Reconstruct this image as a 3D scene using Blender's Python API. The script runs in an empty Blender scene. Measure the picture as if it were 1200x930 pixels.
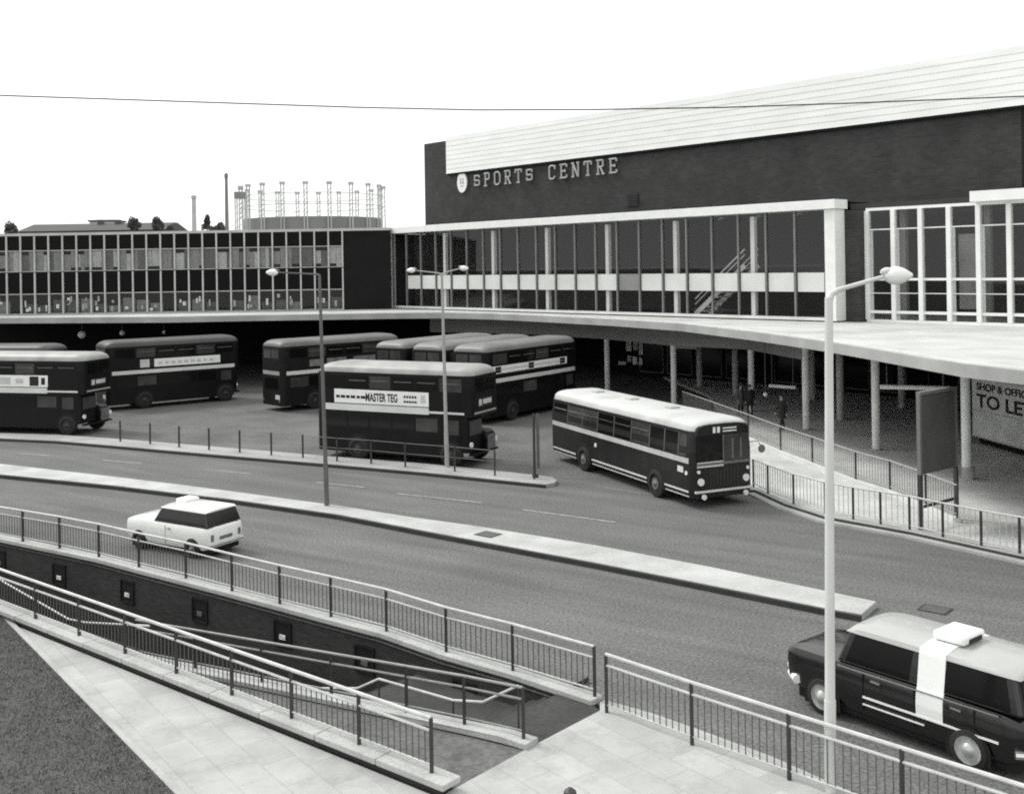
import bpy, bmesh, math, random
from mathutils import Vector, Matrix
from mathutils.geometry import tessellate_polygon
random.seed(7)
R = math.radians
scene = bpy.context.scene
COL = scene.collection

# ------------------------------------------------------------------ camera model
H = 8.3            # eye height above the road
F = 1250.0         # focal length in photo pixels (photo is 1200 wide)
CX, CY = 600.0, 312.0
ROLL = 0.016
def ray(px, py):
    dx, dy = px - CX, py - CY
    u = dx*math.cos(ROLL) - dy*math.sin(ROLL)
    v = dx*math.sin(ROLL) + dy*math.cos(ROLL)
    return u/F, v/F
def gp(px, py, z=0.0):
    a, b = ray(px, py)
    Y = (H - z)/b
    return Vector((a*Y, Y, z))
def on_plane(px, py, P, d):
    a, b = ray(px, py)
    Y = (P[0]*d[1] - P[1]*d[0])/(a*d[1] - d[0])
    return Vector((a*Y, Y, H - b*Y))
def at_depth(px, py, Y):
    a, b = ray(px, py)
    return Vector((a*Y, Y, H - b*Y))

# ------------------------------------------------------------------ materials
MATS = {}
def tint(v):
    return (v*0.985, v*1.0, v*0.975, 1)
def mat(name, v, rough=0.7, var=0.12, scale=2.0, fine=0.0, fscale=40.0, bump=0.0, metal=0.0, coat=0.0, spec=0.5, detail=6, stain=0.0, stretch=None, streak=None):
    if name in MATS: return MATS[name]
    m = bpy.data.materials.new(name); m.use_nodes = True
    nt = m.node_tree; N = nt.nodes; L = nt.links
    b = N['Principled BSDF']
    b.inputs['Roughness'].default_value = rough
    b.inputs['Metallic'].default_value = metal
    b.inputs['Coat Weight'].default_value = coat
    b.inputs['Specular IOR Level'].default_value = spec
    tc = N.new('ShaderNodeTexCoord')
    src = tc.outputs['Object']
    if stretch:
        mp = N.new('ShaderNodeMapping'); mp.inputs['Scale'].default_value = stretch
        L.new(src, mp.inputs['Vector']); src = mp.outputs['Vector']
    n1 = N.new('ShaderNodeTexNoise'); n1.inputs['Scale'].default_value = scale; n1.inputs['Detail'].default_value = detail
    L.new(src, n1.inputs['Vector'])
    mr = N.new('ShaderNodeMapRange'); mr.inputs['From Min'].default_value = .3; mr.inputs['From Max'].default_value = .7
    mr.inputs['To Min'].default_value = 1 - var; mr.inputs['To Max'].default_value = 1 + var
    L.new(n1.outputs['Fac'], mr.inputs['Value'])
    val = mr.outputs['Result']
    if fine > 0:
        n2 = N.new('ShaderNodeTexNoise'); n2.inputs['Scale'].default_value = fscale; n2.inputs['Detail'].default_value = 3
        L.new(src, n2.inputs['Vector'])
        m2 = N.new('ShaderNodeMapRange'); m2.inputs['From Min'].default_value = .3; m2.inputs['From Max'].default_value = .7
        m2.inputs['To Min'].default_value = 1 - fine; m2.inputs['To Max'].default_value = 1 + fine
        L.new(n2.outputs['Fac'], m2.inputs['Value'])
        mu = N.new('ShaderNodeMath'); mu.operation = 'MULTIPLY'
        L.new(val, mu.inputs[0]); L.new(m2.outputs['Result'], mu.inputs[1]); val = mu.outputs[0]
    if stain > 0:
        n3 = N.new('ShaderNodeTexNoise'); n3.inputs['Scale'].default_value = scale*.35; n3.inputs['Detail'].default_value = 8; n3.inputs['Roughness'].default_value = .7
        L.new(src, n3.inputs['Vector'])
        m3 = N.new('ShaderNodeMapRange'); m3.inputs['From Min'].default_value = .5; m3.inputs['From Max'].default_value = .68
        m3.inputs['To Min'].default_value = 1; m3.inputs['To Max'].default_value = 1 - stain
        L.new(n3.outputs['Fac'], m3.inputs['Value'])
        mu = N.new('ShaderNodeMath'); mu.operation = 'MULTIPLY'
        L.new(val, mu.inputs[0]); L.new(m3.outputs['Result'], mu.inputs[1]); val = mu.outputs[0]
    if streak:
        ang, sx, sy, amt = streak
        mp = N.new('ShaderNodeMapping'); mp.inputs['Rotation'].default_value = (0, 0, -ang); mp.vector_type = 'TEXTURE'
        mp.inputs['Rotation'].default_value = (0, 0, ang); mp.inputs['Scale'].default_value = (sx, sy, 1)
        L.new(tc.outputs['Object'], mp.inputs['Vector'])
        n4 = N.new('ShaderNodeTexNoise'); n4.inputs['Scale'].default_value = 1; n4.inputs['Detail'].default_value = 4
        L.new(mp.outputs['Vector'], n4.inputs['Vector'])
        m4 = N.new('ShaderNodeMapRange'); m4.inputs['From Min'].default_value = .3; m4.inputs['From Max'].default_value = .7
        m4.inputs['To Min'].default_value = 1 - amt; m4.inputs['To Max'].default_value = 1 + amt
        L.new(n4.outputs['Fac'], m4.inputs['Value'])
        mu = N.new('ShaderNodeMath'); mu.operation = 'MULTIPLY'
        L.new(val, mu.inputs[0]); L.new(m4.outputs['Result'], mu.inputs[1]); val = mu.outputs[0]
    vm = N.new('ShaderNodeVectorMath'); vm.operation = 'SCALE'
    vm.inputs[0].default_value = tint(v)[:3]
    L.new(val, vm.inputs['Scale']); L.new(vm.outputs['Vector'], b.inputs['Base Color'])
    if bump > 0:
        bp = N.new('ShaderNodeBump'); bp.inputs['Strength'].default_value = bump; bp.inputs['Distance'].default_value = .02
        L.new(val, bp.inputs['Height']); L.new(bp.outputs['Normal'], b.inputs['Normal'])
    MATS[name] = m
    return m

def brick_mat(name, v, mortar, bw, bh, ms, var=0.25, offset=.5, rough=.85, rot=0.0, noise=.2, nscale=.6, use_obj=False, stain=0.0):
    if name in MATS: return MATS[name]
    m = bpy.data.materials.new(name); m.use_nodes = True
    nt = m.node_tree; N = nt.nodes; L = nt.links
    b = N['Principled BSDF']; b.inputs['Roughness'].default_value = rough
    tc = N.new('ShaderNodeTexCoord'); mp = N.new('ShaderNodeMapping'); mp.inputs['Rotation'].default_value = (0, 0, rot)
    L.new(tc.outputs['Object' if use_obj else 'UV'], mp.inputs['Vector'])
    br = N.new('ShaderNodeTexBrick'); br.inputs['Scale'].default_value = 1
    br.inputs['Brick Width'].default_value = bw; br.inputs['Row Height'].default_value = bh
    br.inputs['Mortar Size'].default_value = ms; br.inputs['Mortar Smooth'].default_value = .3
    br.offset = offset
    br.inputs['Color1'].default_value = tint(v*(1-var)); br.inputs['Color2'].default_value = tint(v*(1+var)); br.inputs['Mortar'].default_value = tint(mortar)
    L.new(mp.outputs['Vector'], br.inputs['Vector'])
    n1 = N.new('ShaderNodeTexNoise'); n1.inputs['Scale'].default_value = nscale; n1.inputs['Detail'].default_value = 8; n1.inputs['Roughness'].default_value = .65
    L.new(tc.outputs['Object'], n1.inputs['Vector'])
    mr = N.new('ShaderNodeMapRange'); mr.inputs['From Min'].default_value = .3; mr.inputs['From Max'].default_value = .7
    mr.inputs['To Min'].default_value = 1-noise; mr.inputs['To Max'].default_value = 1+noise
    L.new(n1.outputs['Fac'], mr.inputs['Value'])
    val = mr.outputs['Result']
    if stain > 0:
        n3 = N.new('ShaderNodeTexNoise'); n3.inputs['Scale'].default_value = .9; n3.inputs['Detail'].default_value = 10; n3.inputs['Roughness'].default_value = .75
        L.new(tc.outputs['Object'], n3.inputs['Vector'])
        m3 = N.new('ShaderNodeMapRange'); m3.inputs['From Min'].default_value = .5; m3.inputs['From Max'].default_value = .7
        m3.inputs['To Min'].default_value = 1; m3.inputs['To Max'].default_value = 1 - stain
        L.new(n3.outputs['Fac'], m3.inputs['Value'])
        mu = N.new('ShaderNodeMath'); mu.operation = 'MULTIPLY'
        L.new(val, mu.inputs[0]); L.new(m3.outputs['Result'], mu.inputs[1]); val = mu.outputs[0]
    vm = N.new('ShaderNodeVectorMath'); vm.operation = 'SCALE'
    L.new(br.outputs['Color'], vm.inputs[0]); L.new(val, vm.inputs['Scale'])
    L.new(vm.outputs['Vector'], b.inputs['Base Color'])
    bp = N.new('ShaderNodeBump'); bp.inputs['Strength'].default_value = .3; bp.inputs['Distance'].default_value = .01; bp.invert = True
    L.new(br.outputs['Fac'], bp.inputs['Height']); L.new(bp.outputs['Normal'], b.inputs['Normal'])
    MATS[name] = m
    return m

def glass_mat(name, trans=.55, refl=1.0, rough=.02, ior=1.5):
    if name in MATS: return MATS[name]
    m = bpy.data.materials.new(name); m.use_nodes = True
    nt = m.node_tree; N = nt.nodes; L = nt.links
    N.remove(N['Principled BSDF']); out = N['Material Output']
    t = N.new('ShaderNodeBsdfTransparent'); t.inputs['Color'].default_value = (trans, trans, trans, 1)
    g = N.new('ShaderNodeBsdfGlossy'); g.inputs['Roughness'].default_value = rough; g.inputs['Color'].default_value = (refl, refl, refl, 1)
    lw = N.new('ShaderNodeLayerWeight'); lw.inputs['Blend'].default_value = .5
    pw = N.new('ShaderNodeMath'); pw.operation = 'POWER'; pw.inputs[1].default_value = 5; L.new(lw.outputs['Facing'], pw.inputs[0])
    r0 = ((ior-1)/(ior+1))**2*1.6
    f = N.new('ShaderNodeMath'); f.operation = 'MULTIPLY_ADD'; f.inputs[1].default_value = 1-r0; f.inputs[2].default_value = r0; L.new(pw.outputs[0], f.inputs[0])
    mx = N.new('ShaderNodeMixShader')
    L.new(f.outputs[0], mx.inputs[0]); L.new(t.outputs[0], mx.inputs[1]); L.new(g.outputs[0], mx.inputs[2]); L.new(mx.outputs[0], out.inputs['Surface'])
    MATS[name] = m
    return m

ASPHALT = mat('asphalt', .130, .95, .08, .3, fine=.42, fscale=15, bump=.0, stain=.14, spec=.3, streak=(R(-33), 9, .8, .17))
YARD = mat('yard_concrete', .125, .95, .22, .35, fine=.42, fscale=11, bump=.0, stain=.3, spec=.3)
LAWN = mat('rough_turf', .075, .95, .25, 2.5, fine=.5, fscale=45, bump=.6)
BLADE = mat('grass_blade', .15, .9, .4, 4)
KERB = mat('kerb_stone', .36, .8, .15, 1.2, fine=.1, fscale=20)
MEDIAN = mat('median_concrete', .42, .85, .16, .8, fine=.10, fscale=12, stain=.22)
DKERB = mat('dark_kerb_face', .035, .9, .25, 1.2, fine=.2, fscale=14)  # dark tone for separate strips along the upright kerb faces
ISLAND = mat('island_concrete', .33, .85, .15, .7, fine=.1, fscale=12, stain=.2)
COPING = mat('coping_concrete', .42, .8, .15, 1.1, fine=.12, fscale=14, stain=.2)
MARK = mat('road_paint', .25, .8, .25, 3, fine=.35, fscale=12)
SLAB = brick_mat('paving_slabs', .385, .33, .9, .6, .012, .075, .5, .85, R(53), .15, .8, use_obj=True, stain=.24)
PAVE2 = brick_mat('concourse_slabs', .56, .46, .9, .9, .012, .07, .5, .85, R(10), .15, .35, use_obj=True, stain=.2)
RAMP = mat('ramp_asphalt', .11, .95, .22, 1.2, fine=.3, fscale=9, bump=.1)
BRICK = brick_mat('dark_brick', .034, .045, .225, .075, .01, .3, .5, .85, 0, .22, .7)
HALLBRICK = brick_mat('hall_brick', .036, .046, .46, .15, .014, .22, .5, .9, 0, .32, .35, stain=.2)
WHITE = mat('white_paint', .80, .5, .05, 2)
CLAD = mat('white_cladding', .82, .6, .06, .4, stretch=(1, 1, 6))
OFFWHITE = mat('weathered_white', .62, .6, .1, 1)
CANTOP = mat('canopy_roof_felt', .48, .85, .13, .5, fine=.06, fscale=8, stain=.18)
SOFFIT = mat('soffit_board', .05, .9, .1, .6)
FASCIA = mat('canopy_fascia', .36, .7, .12, .8, stain=.15)
BULK = mat('bulkhead_board', .26, .8, .15, .5, stretch=(1, 1, 5))
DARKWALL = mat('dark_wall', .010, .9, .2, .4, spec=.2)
DARKPANEL = mat('dark_panel', .007, .6, .25, .6, spec=.15)
SPANDREL = mat('spandrel_glass', .004, .3, .2, .5, spec=.10)
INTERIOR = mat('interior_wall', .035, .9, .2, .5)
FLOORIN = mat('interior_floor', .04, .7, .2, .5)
CURTAIN = mat('curtain_cloth', .55, .9, .3, 2.5, stretch=(6, 1, 1))
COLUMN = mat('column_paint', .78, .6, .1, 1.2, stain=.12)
MULL = mat('mullion_paint', .46, .5, .12, 1)
WMULL = mat('white_mullion', .78, .5, .06, 1)
ALU = mat('glazing_bar_metal', .20, .45, .12, 1, metal=.2)
BALC = mat('balcony_panel_paint', .62, .6, .08, .7)
GLASS = glass_mat('window_glass', .82, .85, .02, 1.42)
OGLASS = glass_mat('office_glass', .85, .7, .03, 1.35)
STEELD = mat('dark_steel_paint', .035, .5, .2, 3)
RAILP = mat('skylit_galvanised_rail', .50, .5, .15, 4)  # pale tone includes the sky light caught along the rails
BAL = mat('baluster_paint', .10, .5, .2, 4)
LAMPP = mat('lamp_column_paint', .58, .55, .12, 2, stretch=(1, 1, .3))
LAMPD = mat('grey_lamp_column', .11, .55, .15, 2)
LENS = mat('lamp_bowl', .80, .25, .05, 3)
BUSD = mat('bus_paint', .0055, .45, .25, 1.5, coat=.05, spec=.18)
BUSD2 = mat('bus_paint_faded', .008, .5, .25, 1.5, coat=.03, spec=.18)
SBUSD = mat('coach_paint', .014, .35, .2, 1.5, coat=.12, spec=.3)
CREAM = mat('cream_paint', .62, .4, .08, 1.5)
CREAMR = mat('cream_roof', .31, .5, .2, 1.0, stain=.35)
BROOF = mat('brown_roof', .05, .5, .2, .9, stain=.2)
WROOF = mat('coach_roof', .50, .5, .14, .7, stain=.25)
BGLASS = mat('vehicle_glass', .006, .1, .05, 2, spec=.4)
BGLASS2 = mat('vehicle_glass_glint', .05, .12, .3, 2, spec=.5)  # paler pane colour imitates sky reflections and glints
TYRE = mat('tyre_rubber', .014, .85, .1, 4)
CHROME = mat('chrome', .62, .18, .05, 3, metal=.9)
HUB = mat('hub_paint', .14, .5, .15, 4)
LAMPW = mat('headlamp_glass', .78, .15, .03, 3)
PAPER = mat('advert_paper', .78, .6, .05, 2)
PAPERG = mat('advert_paper_grey', .50, .6, .12, 2)
INK = mat('black_ink', .01, .7, .05, 2)
CARW = mat('white_car_paint', .78, .28, .04, 1.5, coat=.5)
CARD = mat('black_car_paint', .007, .2, .1, 1.5, coat=.35, spec=.45)
CARROOF = mat('pale_car_roof', .40, .35, .06, 1.5, coat=.3)
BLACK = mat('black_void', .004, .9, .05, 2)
GASG = mat('hazy_gasholder_paint', .23, .8, .12, .08)  # tank colour lightened to carry the distance haze
GASC = mat('hazy_steel', .5, .8, .12, .1)  # haze is mixed into this pale steel colour too
FARB = mat('far_brick', .1, .9, .2, .1)
FARR = mat('far_roof', .075, .9, .15, .06)
LEAF = mat('foliage', .10, .8, .35, .8)
BARK = mat('bark', .06, .9, .2, 2)
BOARD = mat('sign_back', .09, .6, .15, 1)
SIGNG = mat('sign_paint', .68, .7, .15, 1.5, stain=.2)
SKIN = mat('skin', .32, .6, .05, 5)
COATM = mat('dark_coat', .02, .9, .2, 5)
COATG = mat('grey_coat', .10, .9, .2, 5)
HAIR = mat('hair', .02, .7, .2, 9)
CABLE = mat('cable', .03, .7, .1, 1)

# ------------------------------------------------------------------ mesh builder
class MB:
    def __init__(s, M=None):
        s.v = []; s.f = []; s.m = []; s.M = M or Matrix.Identity(4)
    def add(s, pts):
        i = len(s.v); s.v += [s.M @ Vector(p) for p in pts]; return i
    def poly(s, pts, m=0):
        i = s.add(pts); s.f.append(tuple(range(i, i+len(pts)))); s.m.append(m); return s
    def hexa(s, p, m=0):                     # p: 4 bottom + 4 top
        i = s.add(p)
        for q in ((0, 3, 2, 1), (4, 5, 6, 7), (0, 1, 5, 4), (1, 2, 6, 5), (2, 3, 7, 6), (3, 0, 4, 7)):
            s.f.append(tuple(i+k for k in q)); s.m.append(m)
        return s
    def box(s, x0, x1, y0, y1, z0, z1, m=0):
        return s.hexa([(x0, y0, z0), (x1, y0, z0), (x1, y1, z0), (x0, y1, z0), (x0, y0, z1), (x1, y0, z1), (x1, y1, z1), (x0, y1, z1)], m)
    def bar(s, a, b, w, h, m=0):             # rectangular bar, w horizontal, h vertical-ish
        a, b = Vector(a), Vector(b); d = (b-a).normalized()
        up = Vector((0, 0, 1)) if abs(d.z) < .95 else Vector((0, 1, 0))
        sd = d.cross(up).normalized(); u = sd.cross(d)
        sd *= w/2; u *= h/2
        return s.hexa([a-sd-u, a+sd-u, b+sd-u, b-sd-u, a-sd+u, a+sd+u, b+sd+u, b-sd+u], m)
    def tube(s, a, b, r, n=8, r2=None, m=0, cap=True):
        a, b = Vector(a), Vector(b); d = (b-a).normalized(); r2 = r if r2 is None else r2
        up = Vector((0, 0, 1)) if abs(d.z) < .95 else Vector((1, 0, 0))
        x = d.cross(up).normalized(); y = d.cross(x)
        A = [a + (x*math.cos(2*math.pi*k/n) + y*math.sin(2*math.pi*k/n))*r for k in range(n)]
        B = [b + (x*math.cos(2*math.pi*k/n) + y*math.sin(2*math.pi*k/n))*r2 for k in range(n)]
        i = s.add(A+B)
        for k in range(n):
            s.f.append((i+k, i+(k+1) % n, i+n+(k+1) % n, i+n+k)); s.m.append(m)
        if cap:
            s.f.append(tuple(i+k for k in reversed(range(n)))); s.m.append(m)
            s.f.append(tuple(i+n+k for k in range(n))); s.m.append(m)
        return s
    def path(s, pts, r, n=8, m=0):
        pts = [Vector(p) for p in pts]
        rings = []
        for k, p in enumerate(pts):
            d = (pts[min(k+1, len(pts)-1)] - pts[max(k-1, 0)]).normalized()
            up = Vector((0, 0, 1)) if abs(d.z) < .95 else Vector((1, 0, 0))
            x = d.cross(up).normalized(); y = d.cross(x)
            rr = r[k] if isinstance(r, (list, tuple)) else r
            rings.append([p + (x*math.cos(2*math.pi*j/n) + y*math.sin(2*math.pi*j/n))*rr for j in range(n)])
        return s.loft(rings, m)
    def loft(s, rings, m=0, cap=True, closed=True):
        n = len(rings[0]); i = s.add([p for r in rings for p in r])
        for k in range(len(rings)-1):
            for j in range(n if closed else n-1):
                a = i+k*n+j; b = i+k*n+(j+1) % n
                s.f.append((a, b, b+n, a+n)); s.m.append(m)
        if cap:
            s.f.append(tuple(i+j for j in reversed(range(n)))); s.m.append(m)
            e = i+(len(rings)-1)*n
            s.f.append(tuple(e+j for j in range(n))); s.m.append(m)
        return s
    def prism(s, poly, z0, z1, m=0, mt=None, tri=False):   # plan outline extruded; z0/z1 number
        n = len(poly); mt = m if mt is None else mt
        i = s.add([(p[0], p[1], z0) for p in poly] + [(p[0], p[1], z1) for p in poly])
        tris = tessellate_polygon([[Vector((p[0], p[1], 0)) for p in poly]])
        for t in tris:
            s.f.append((i+t[0], i+t[2], i+t[1])); s.m.append(m)
            s.f.append((i+n+t[0], i+n+t[1], i+n+t[2])); s.m.append(mt)
        for k in range(n):
            s.f.append((i+k, i+(k+1) % n, i+n+(k+1) % n, i+n+k)); s.m.append(m)
        return s
    def sphere(s, c, rx, ry, rz, nu=12, nv=8, m=0):
        rings = []
        for k in range(1, nv):
            t = math.pi*k/nv
            rings.append([(c[0]+rx*math.sin(t)*math.cos(2*math.pi*j/nu), c[1]+ry*math.sin(t)*math.sin(2*math.pi*j/nu), c[2]-rz*math.cos(t)) for j in range(nu)])
        return s.loft(rings, m)
    def build(s, name, mats, parent=None, smooth=False, bevel=0.0, world=False, angle=35):
        me = bpy.data.meshes.new(name)
        V = s.v
        if world and parent is not None:
            inv = Matrix(parent['M']) if False else (Matrix.Translation(parent.location) @ Matrix.Rotation(parent.rotation_euler.z, 4, 'Z')).inverted()
            V = [inv @ p for p in V]
        me.from_pydata([tuple(p) for p in V], [], s.f)
        if not isinstance(mats, (list, tuple)): mats = [mats]
        for q in mats: me.materials.append(q)
        me.polygons.foreach_set('material_index', s.m)
        bm = bmesh.new(); bm.from_mesh(me)
        bmesh.ops.remove_doubles(bm, verts=bm.verts, dist=1e-5)
        bmesh.ops.recalc_face_normals(bm, faces=bm.faces)
        uv = bm.loops.layers.uv.new('UVMap')
        for fc in bm.faces:
            n = fc.normal
            if abs(n.z) > .7:
                for l in fc.loops: l[uv].uv = (l.vert.co.x, l.vert.co.y)
            else:
                t = Vector((-n.y, n.x, 0)).normalized()
                for l in fc.loops: l[uv].uv = (l.vert.co.dot(t), l.vert.co.z)
            fc.smooth = smooth
        if smooth:
            for e in bm.edges:
                if len(e.link_faces) == 2 and e.calc_face_angle(0) > R(angle): e.smooth = False
        bm.to_mesh(me); bm.free()
        o = bpy.data.objects.new(name, me); COL.objects.link(o)
        if parent is not None: o.parent = parent
        if bevel > 0:
            bv = o.modifiers.new('bevel', 'BEVEL'); bv.width = bevel; bv.segments = 2; bv.limit_method = 'ANGLE'; bv.angle_limit = R(40)
        return o

def thing(name, label, cat, loc=(0, 0, 0), rz=0.0, group=None):
    o = bpy.data.objects.new(name, None); COL.objects.link(o)
    o.location = loc; o.rotation_euler = (0, 0, rz); o.empty_display_size = .3
    return tag(o, label, cat, group)
def tag(o, label=None, cat=None, group=None, kind=None):
    if label: o['label'] = label
    if cat: o['category'] = cat
    if group: o['group'] = group
    if kind: o['kind'] = kind
    return o
def structure(o): o['kind'] = 'structure'; return o
def copy_tree(o, parent=None):
    c = o.copy(); COL.objects.link(c)
    if parent is not None: c.parent = parent
    for ch in list(o.children): copy_tree(ch, c)
    return c

_text_cache = {}
def text_mesh(body, size=1.0, depth=.01, bold=0.0, align='LEFT', sx=1.0):
    cu = bpy.data.curves.new('txt', 'FONT'); cu.body = body; cu.size = size; cu.extrude = depth; cu.offset = bold; cu.align_x = align
    o = bpy.data.objects.new('txt', cu); COL.objects.link(o)
    bpy.context.view_layer.update()
    me = bpy.data.meshes.new_from_object(o.evaluated_get(bpy.context.evaluated_depsgraph_get()))
    COL.objects.unlink(o); bpy.data.objects.remove(o)
    if sx != 1.0:
        for v in me.vertices: v.co.x *= sx
    return me
def text_obj(name, body, size, m, parent, loc, xdir, depth=.01, bold=0.0, align='LEFT', sx=1.0):
    """upright lettering whose reading direction is xdir (parent space)"""
    me = text_mesh(body, size, depth, bold, align, sx); me.materials.clear(); me.materials.append(m)
    o = bpy.data.objects.new(name, me); COL.objects.link(o); o.parent = parent
    x = Vector(xdir).normalized(); z = Vector((0, 0, 1)); n = x.cross(z)
    o.matrix_local = Matrix.Translation(loc) @ Matrix(((x.x, z.x, n.x, 0), (x.y, z.y, n.y, 0), (x.z, z.z, n.z, 0), (0, 0, 0, 1)))
    return o

# ------------------------------------------------------------------ world, sun, camera
W = bpy.data.worlds.new('World'); scene.world = W; W.use_nodes = True
nt = W.node_tree; bg = nt.nodes['Background']
sky = nt.nodes.new('ShaderNodeTexSky'); sky.sky_type = 'NISHITA'; sky.sun_disc = False
SUN_EL, SUN_AZ = R(50), R(-60)             # azimuth measured from +Y towards +X
sky.sun_elevation = SUN_EL; sky.sun_rotation = SUN_AZ
sky.air_density = 1.0; sky.dust_density = 6.0; sky.ozone_density = 1.0
bw = nt.nodes.new('ShaderNodeRGBToBW')
nt.links.new(sky.outputs[0], bw.inputs[0])
mix = nt.nodes.new('ShaderNodeMix'); mix.data_type = 'RGBA'
mix.inputs[0].default_value = .72
mix.inputs[7].default_value = (12.6, 12.8, 12.5, 1)     # an even overcast layer
nt.links.new(bw.outputs[0], mix.inputs[6]); nt.links.new(mix.outputs[2], bg.inputs['Color'])
bg.inputs['Strength'].default_value = .1
sd = bpy.data.lights.new('sun', 'SUN'); sd.energy = 1.5; sd.angle = R(16); sd.color = (1, .985, .95)
so = bpy.data.objects.new('sun', sd); COL.objects.link(so)
sv = Vector((math.sin(SUN_AZ)*math.cos(SUN_EL), math.cos(SUN_AZ)*math.cos(SUN_EL), math.sin(SUN_EL)))
so.rotation_euler = (-sv).to_track_quat('-Z', 'Y').to_euler(); so.location = (0, 0, 60)

cd = bpy.data.cameras.new('camera'); cam = bpy.data.objects.new('camera', cd); COL.objects.link(cam)
cd.sensor_width = 36; cd.lens = 36*F/1200; cd.clip_start = .1; cd.clip_end = 5000
cd.shift_y = (CY - 465)/1200.0
cam.location = (0, 0, H)
cam.rotation_euler = (Matrix.Rotation(R(90), 3, 'X') @ Matrix.Rotation(-ROLL, 3, 'Z')).to_euler()
scene.camera = cam
vs = scene.view_settings; vs.view_transform = 'Standard'; vs.look = 'None'; vs.exposure = 0.4; vs.gamma = 1.0
scene.render.engine = 'CYCLES'
try: scene.cycles.use_denoising = False
except Exception: pass
scene.cycles.filter_width = 1.9; scene.cycles.max_bounces = 6; scene.cycles.transparent_max_bounces = 12

# ------------------------------------------------------------------ underpass lay-out
EA = gp(523, 911, .34); EA.z = 0
A_far = gp(0, 708, .34); A_far.z = 0
dA = (A_far - EA).normalized()                    # towards the left, along the near parapet
nA = Vector((-dA.y, dA.x, 0))
if nA.y < 0: nA = -nA
def lp(s, t, z=0.0): return EA + dA*s + nA*t + Vector((0, 0, z))
WZ = .20                                          # top of the road-side coping
L1px = [(0, 628), (117, 652), (167, 665), (273, 692), (387, 722), (453, 739), (523, 763), (602, 785), (700, 817)]
L1 = [gp(x, y, WZ) for x, y in L1px]
ext = (L1[0]-L1[1]).normalized()
L1 = [L1[0]+ext*9, L1[0]+ext*4.5] + L1
L1xy = [Vector((p.x, p.y, 0)) for p in L1]
def normals(pl):
    out = []
    for i in range(len(pl)):
        d = (pl[min(i+1, len(pl)-1)] - pl[max(i-1, 0)]); d.z = 0; d.normalize()
        out.append(Vector((-d.y, d.x, 0)))
    return out
def offset(pl, k):
    return [p + n*k for p, n in zip(pl, normals(pl))]
L1n = offset(L1xy, -.18); L1f = offset(L1xy, .18)      # near / far edges of that coping
E1 = gp(524, 928, .12); E2 = gp(619, 876, .12); E3 = gp(703, 832, .12)
S_END = 24.0
a_in = [lp(-.05, .19), lp(S_END, .19)]
hole = [Vector((E1.x, E1.y, 0))] + a_in + [L1n[0]] + L1n[1:] + [Vector((E3.x, E3.y, 0))]
hole2 = [Vector((p.x, p.y, 0)) for p in hole]
big = 1800
outer = [Vector((-big, -60, 0)), Vector((big, -60, 0)), Vector((big, big, 0)), Vector((-big, big, 0))]
mb = MB()
allv = outer + hole2
i0 = mb.add(allv)
for t in tessellate_polygon([outer, hole2]):
    mb.f.append(tuple(i0+k for k in t)); mb.m.append(0)
g = structure(mb.build('ground', ASPHALT))

# near pavement, grass verge, kerb
PZ = .12
kerb_px = [(703, 822), (760, 838), (811, 856), (900, 889), (960, 916)]
kerb = [gp(x, y, PZ) for x, y in kerb_px]
kd = (kerb[-1]-kerb[-2]).normalized(); kerb += [kerb[-1]+kd*4, kerb[-1]+kd*14]
Lg0 = gp(3, 717, PZ); Lg1 = gp(215, 930, PZ)
gd = (Lg1-Lg0).normalized(); Lg2 = Lg1 + gd*14
a_out = [lp(-.05, -.2), lp(S_END, -.2)]
lg_on_a = lp((Lg0-EA).dot(dA), -.2)
pave = [E1, E2, E3] + kerb + [Vector((kerb[-1].x, 2, 0)), Vector((Lg2.x, min(Lg2.y, 3), 0)), Lg1, Lg0, lg_on_a, lp(-.05, -.2)]
mb = MB().prism(pave, -.02, PZ)
structure(mb.build('pavement', SLAB))
lawn_edge = offset([Lg0, Lg1, Lg2], 0)
inn = [p + Vector((gd.y, -gd.x, 0))*(-.0) for p in (Lg0, Lg1, Lg2)]
side = Vector((-gd.y, gd.x, 0)); side = side if side.x < 0 else -side
lw = [lg_on_a + dA*.12, Lg0+side*.12, Lg1+side*.12, Lg2+side*.12, Vector((-40, Lg2.y, 0)), Vector((-40, 45, 0)), lp(S_END+6, -.2)]
structure(MB().prism(lw, -.02, PZ+.02).build('verge', LAWN))
mb = MB()
for a, b in ((Lg0, Lg1), (Lg1, Lg2)):
    mb.prism([a, b, b+side*.118, a+side*.118], -.02, PZ+.035)
structure(mb.build('verge_kerb', KERB))
mb = MB()
ko = offset(kerb, .14) if (offset(kerb, .14)[0]-E3).length and True else kerb
kn = normals(kerb)
sgn = 1 if kn[0].y > 0 else -1
for i in range(len(kerb)-1):
    a, b = kerb[i], kerb[i+1]; na, nb = kn[i]*sgn, kn[i+1]*sgn
    mb.prism([a+na*.003, b+nb*.003, b+nb*.14, a+na*.14], -.02, PZ+.004)
structure(mb.build('kerb', KERB, bevel=.015))

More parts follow.
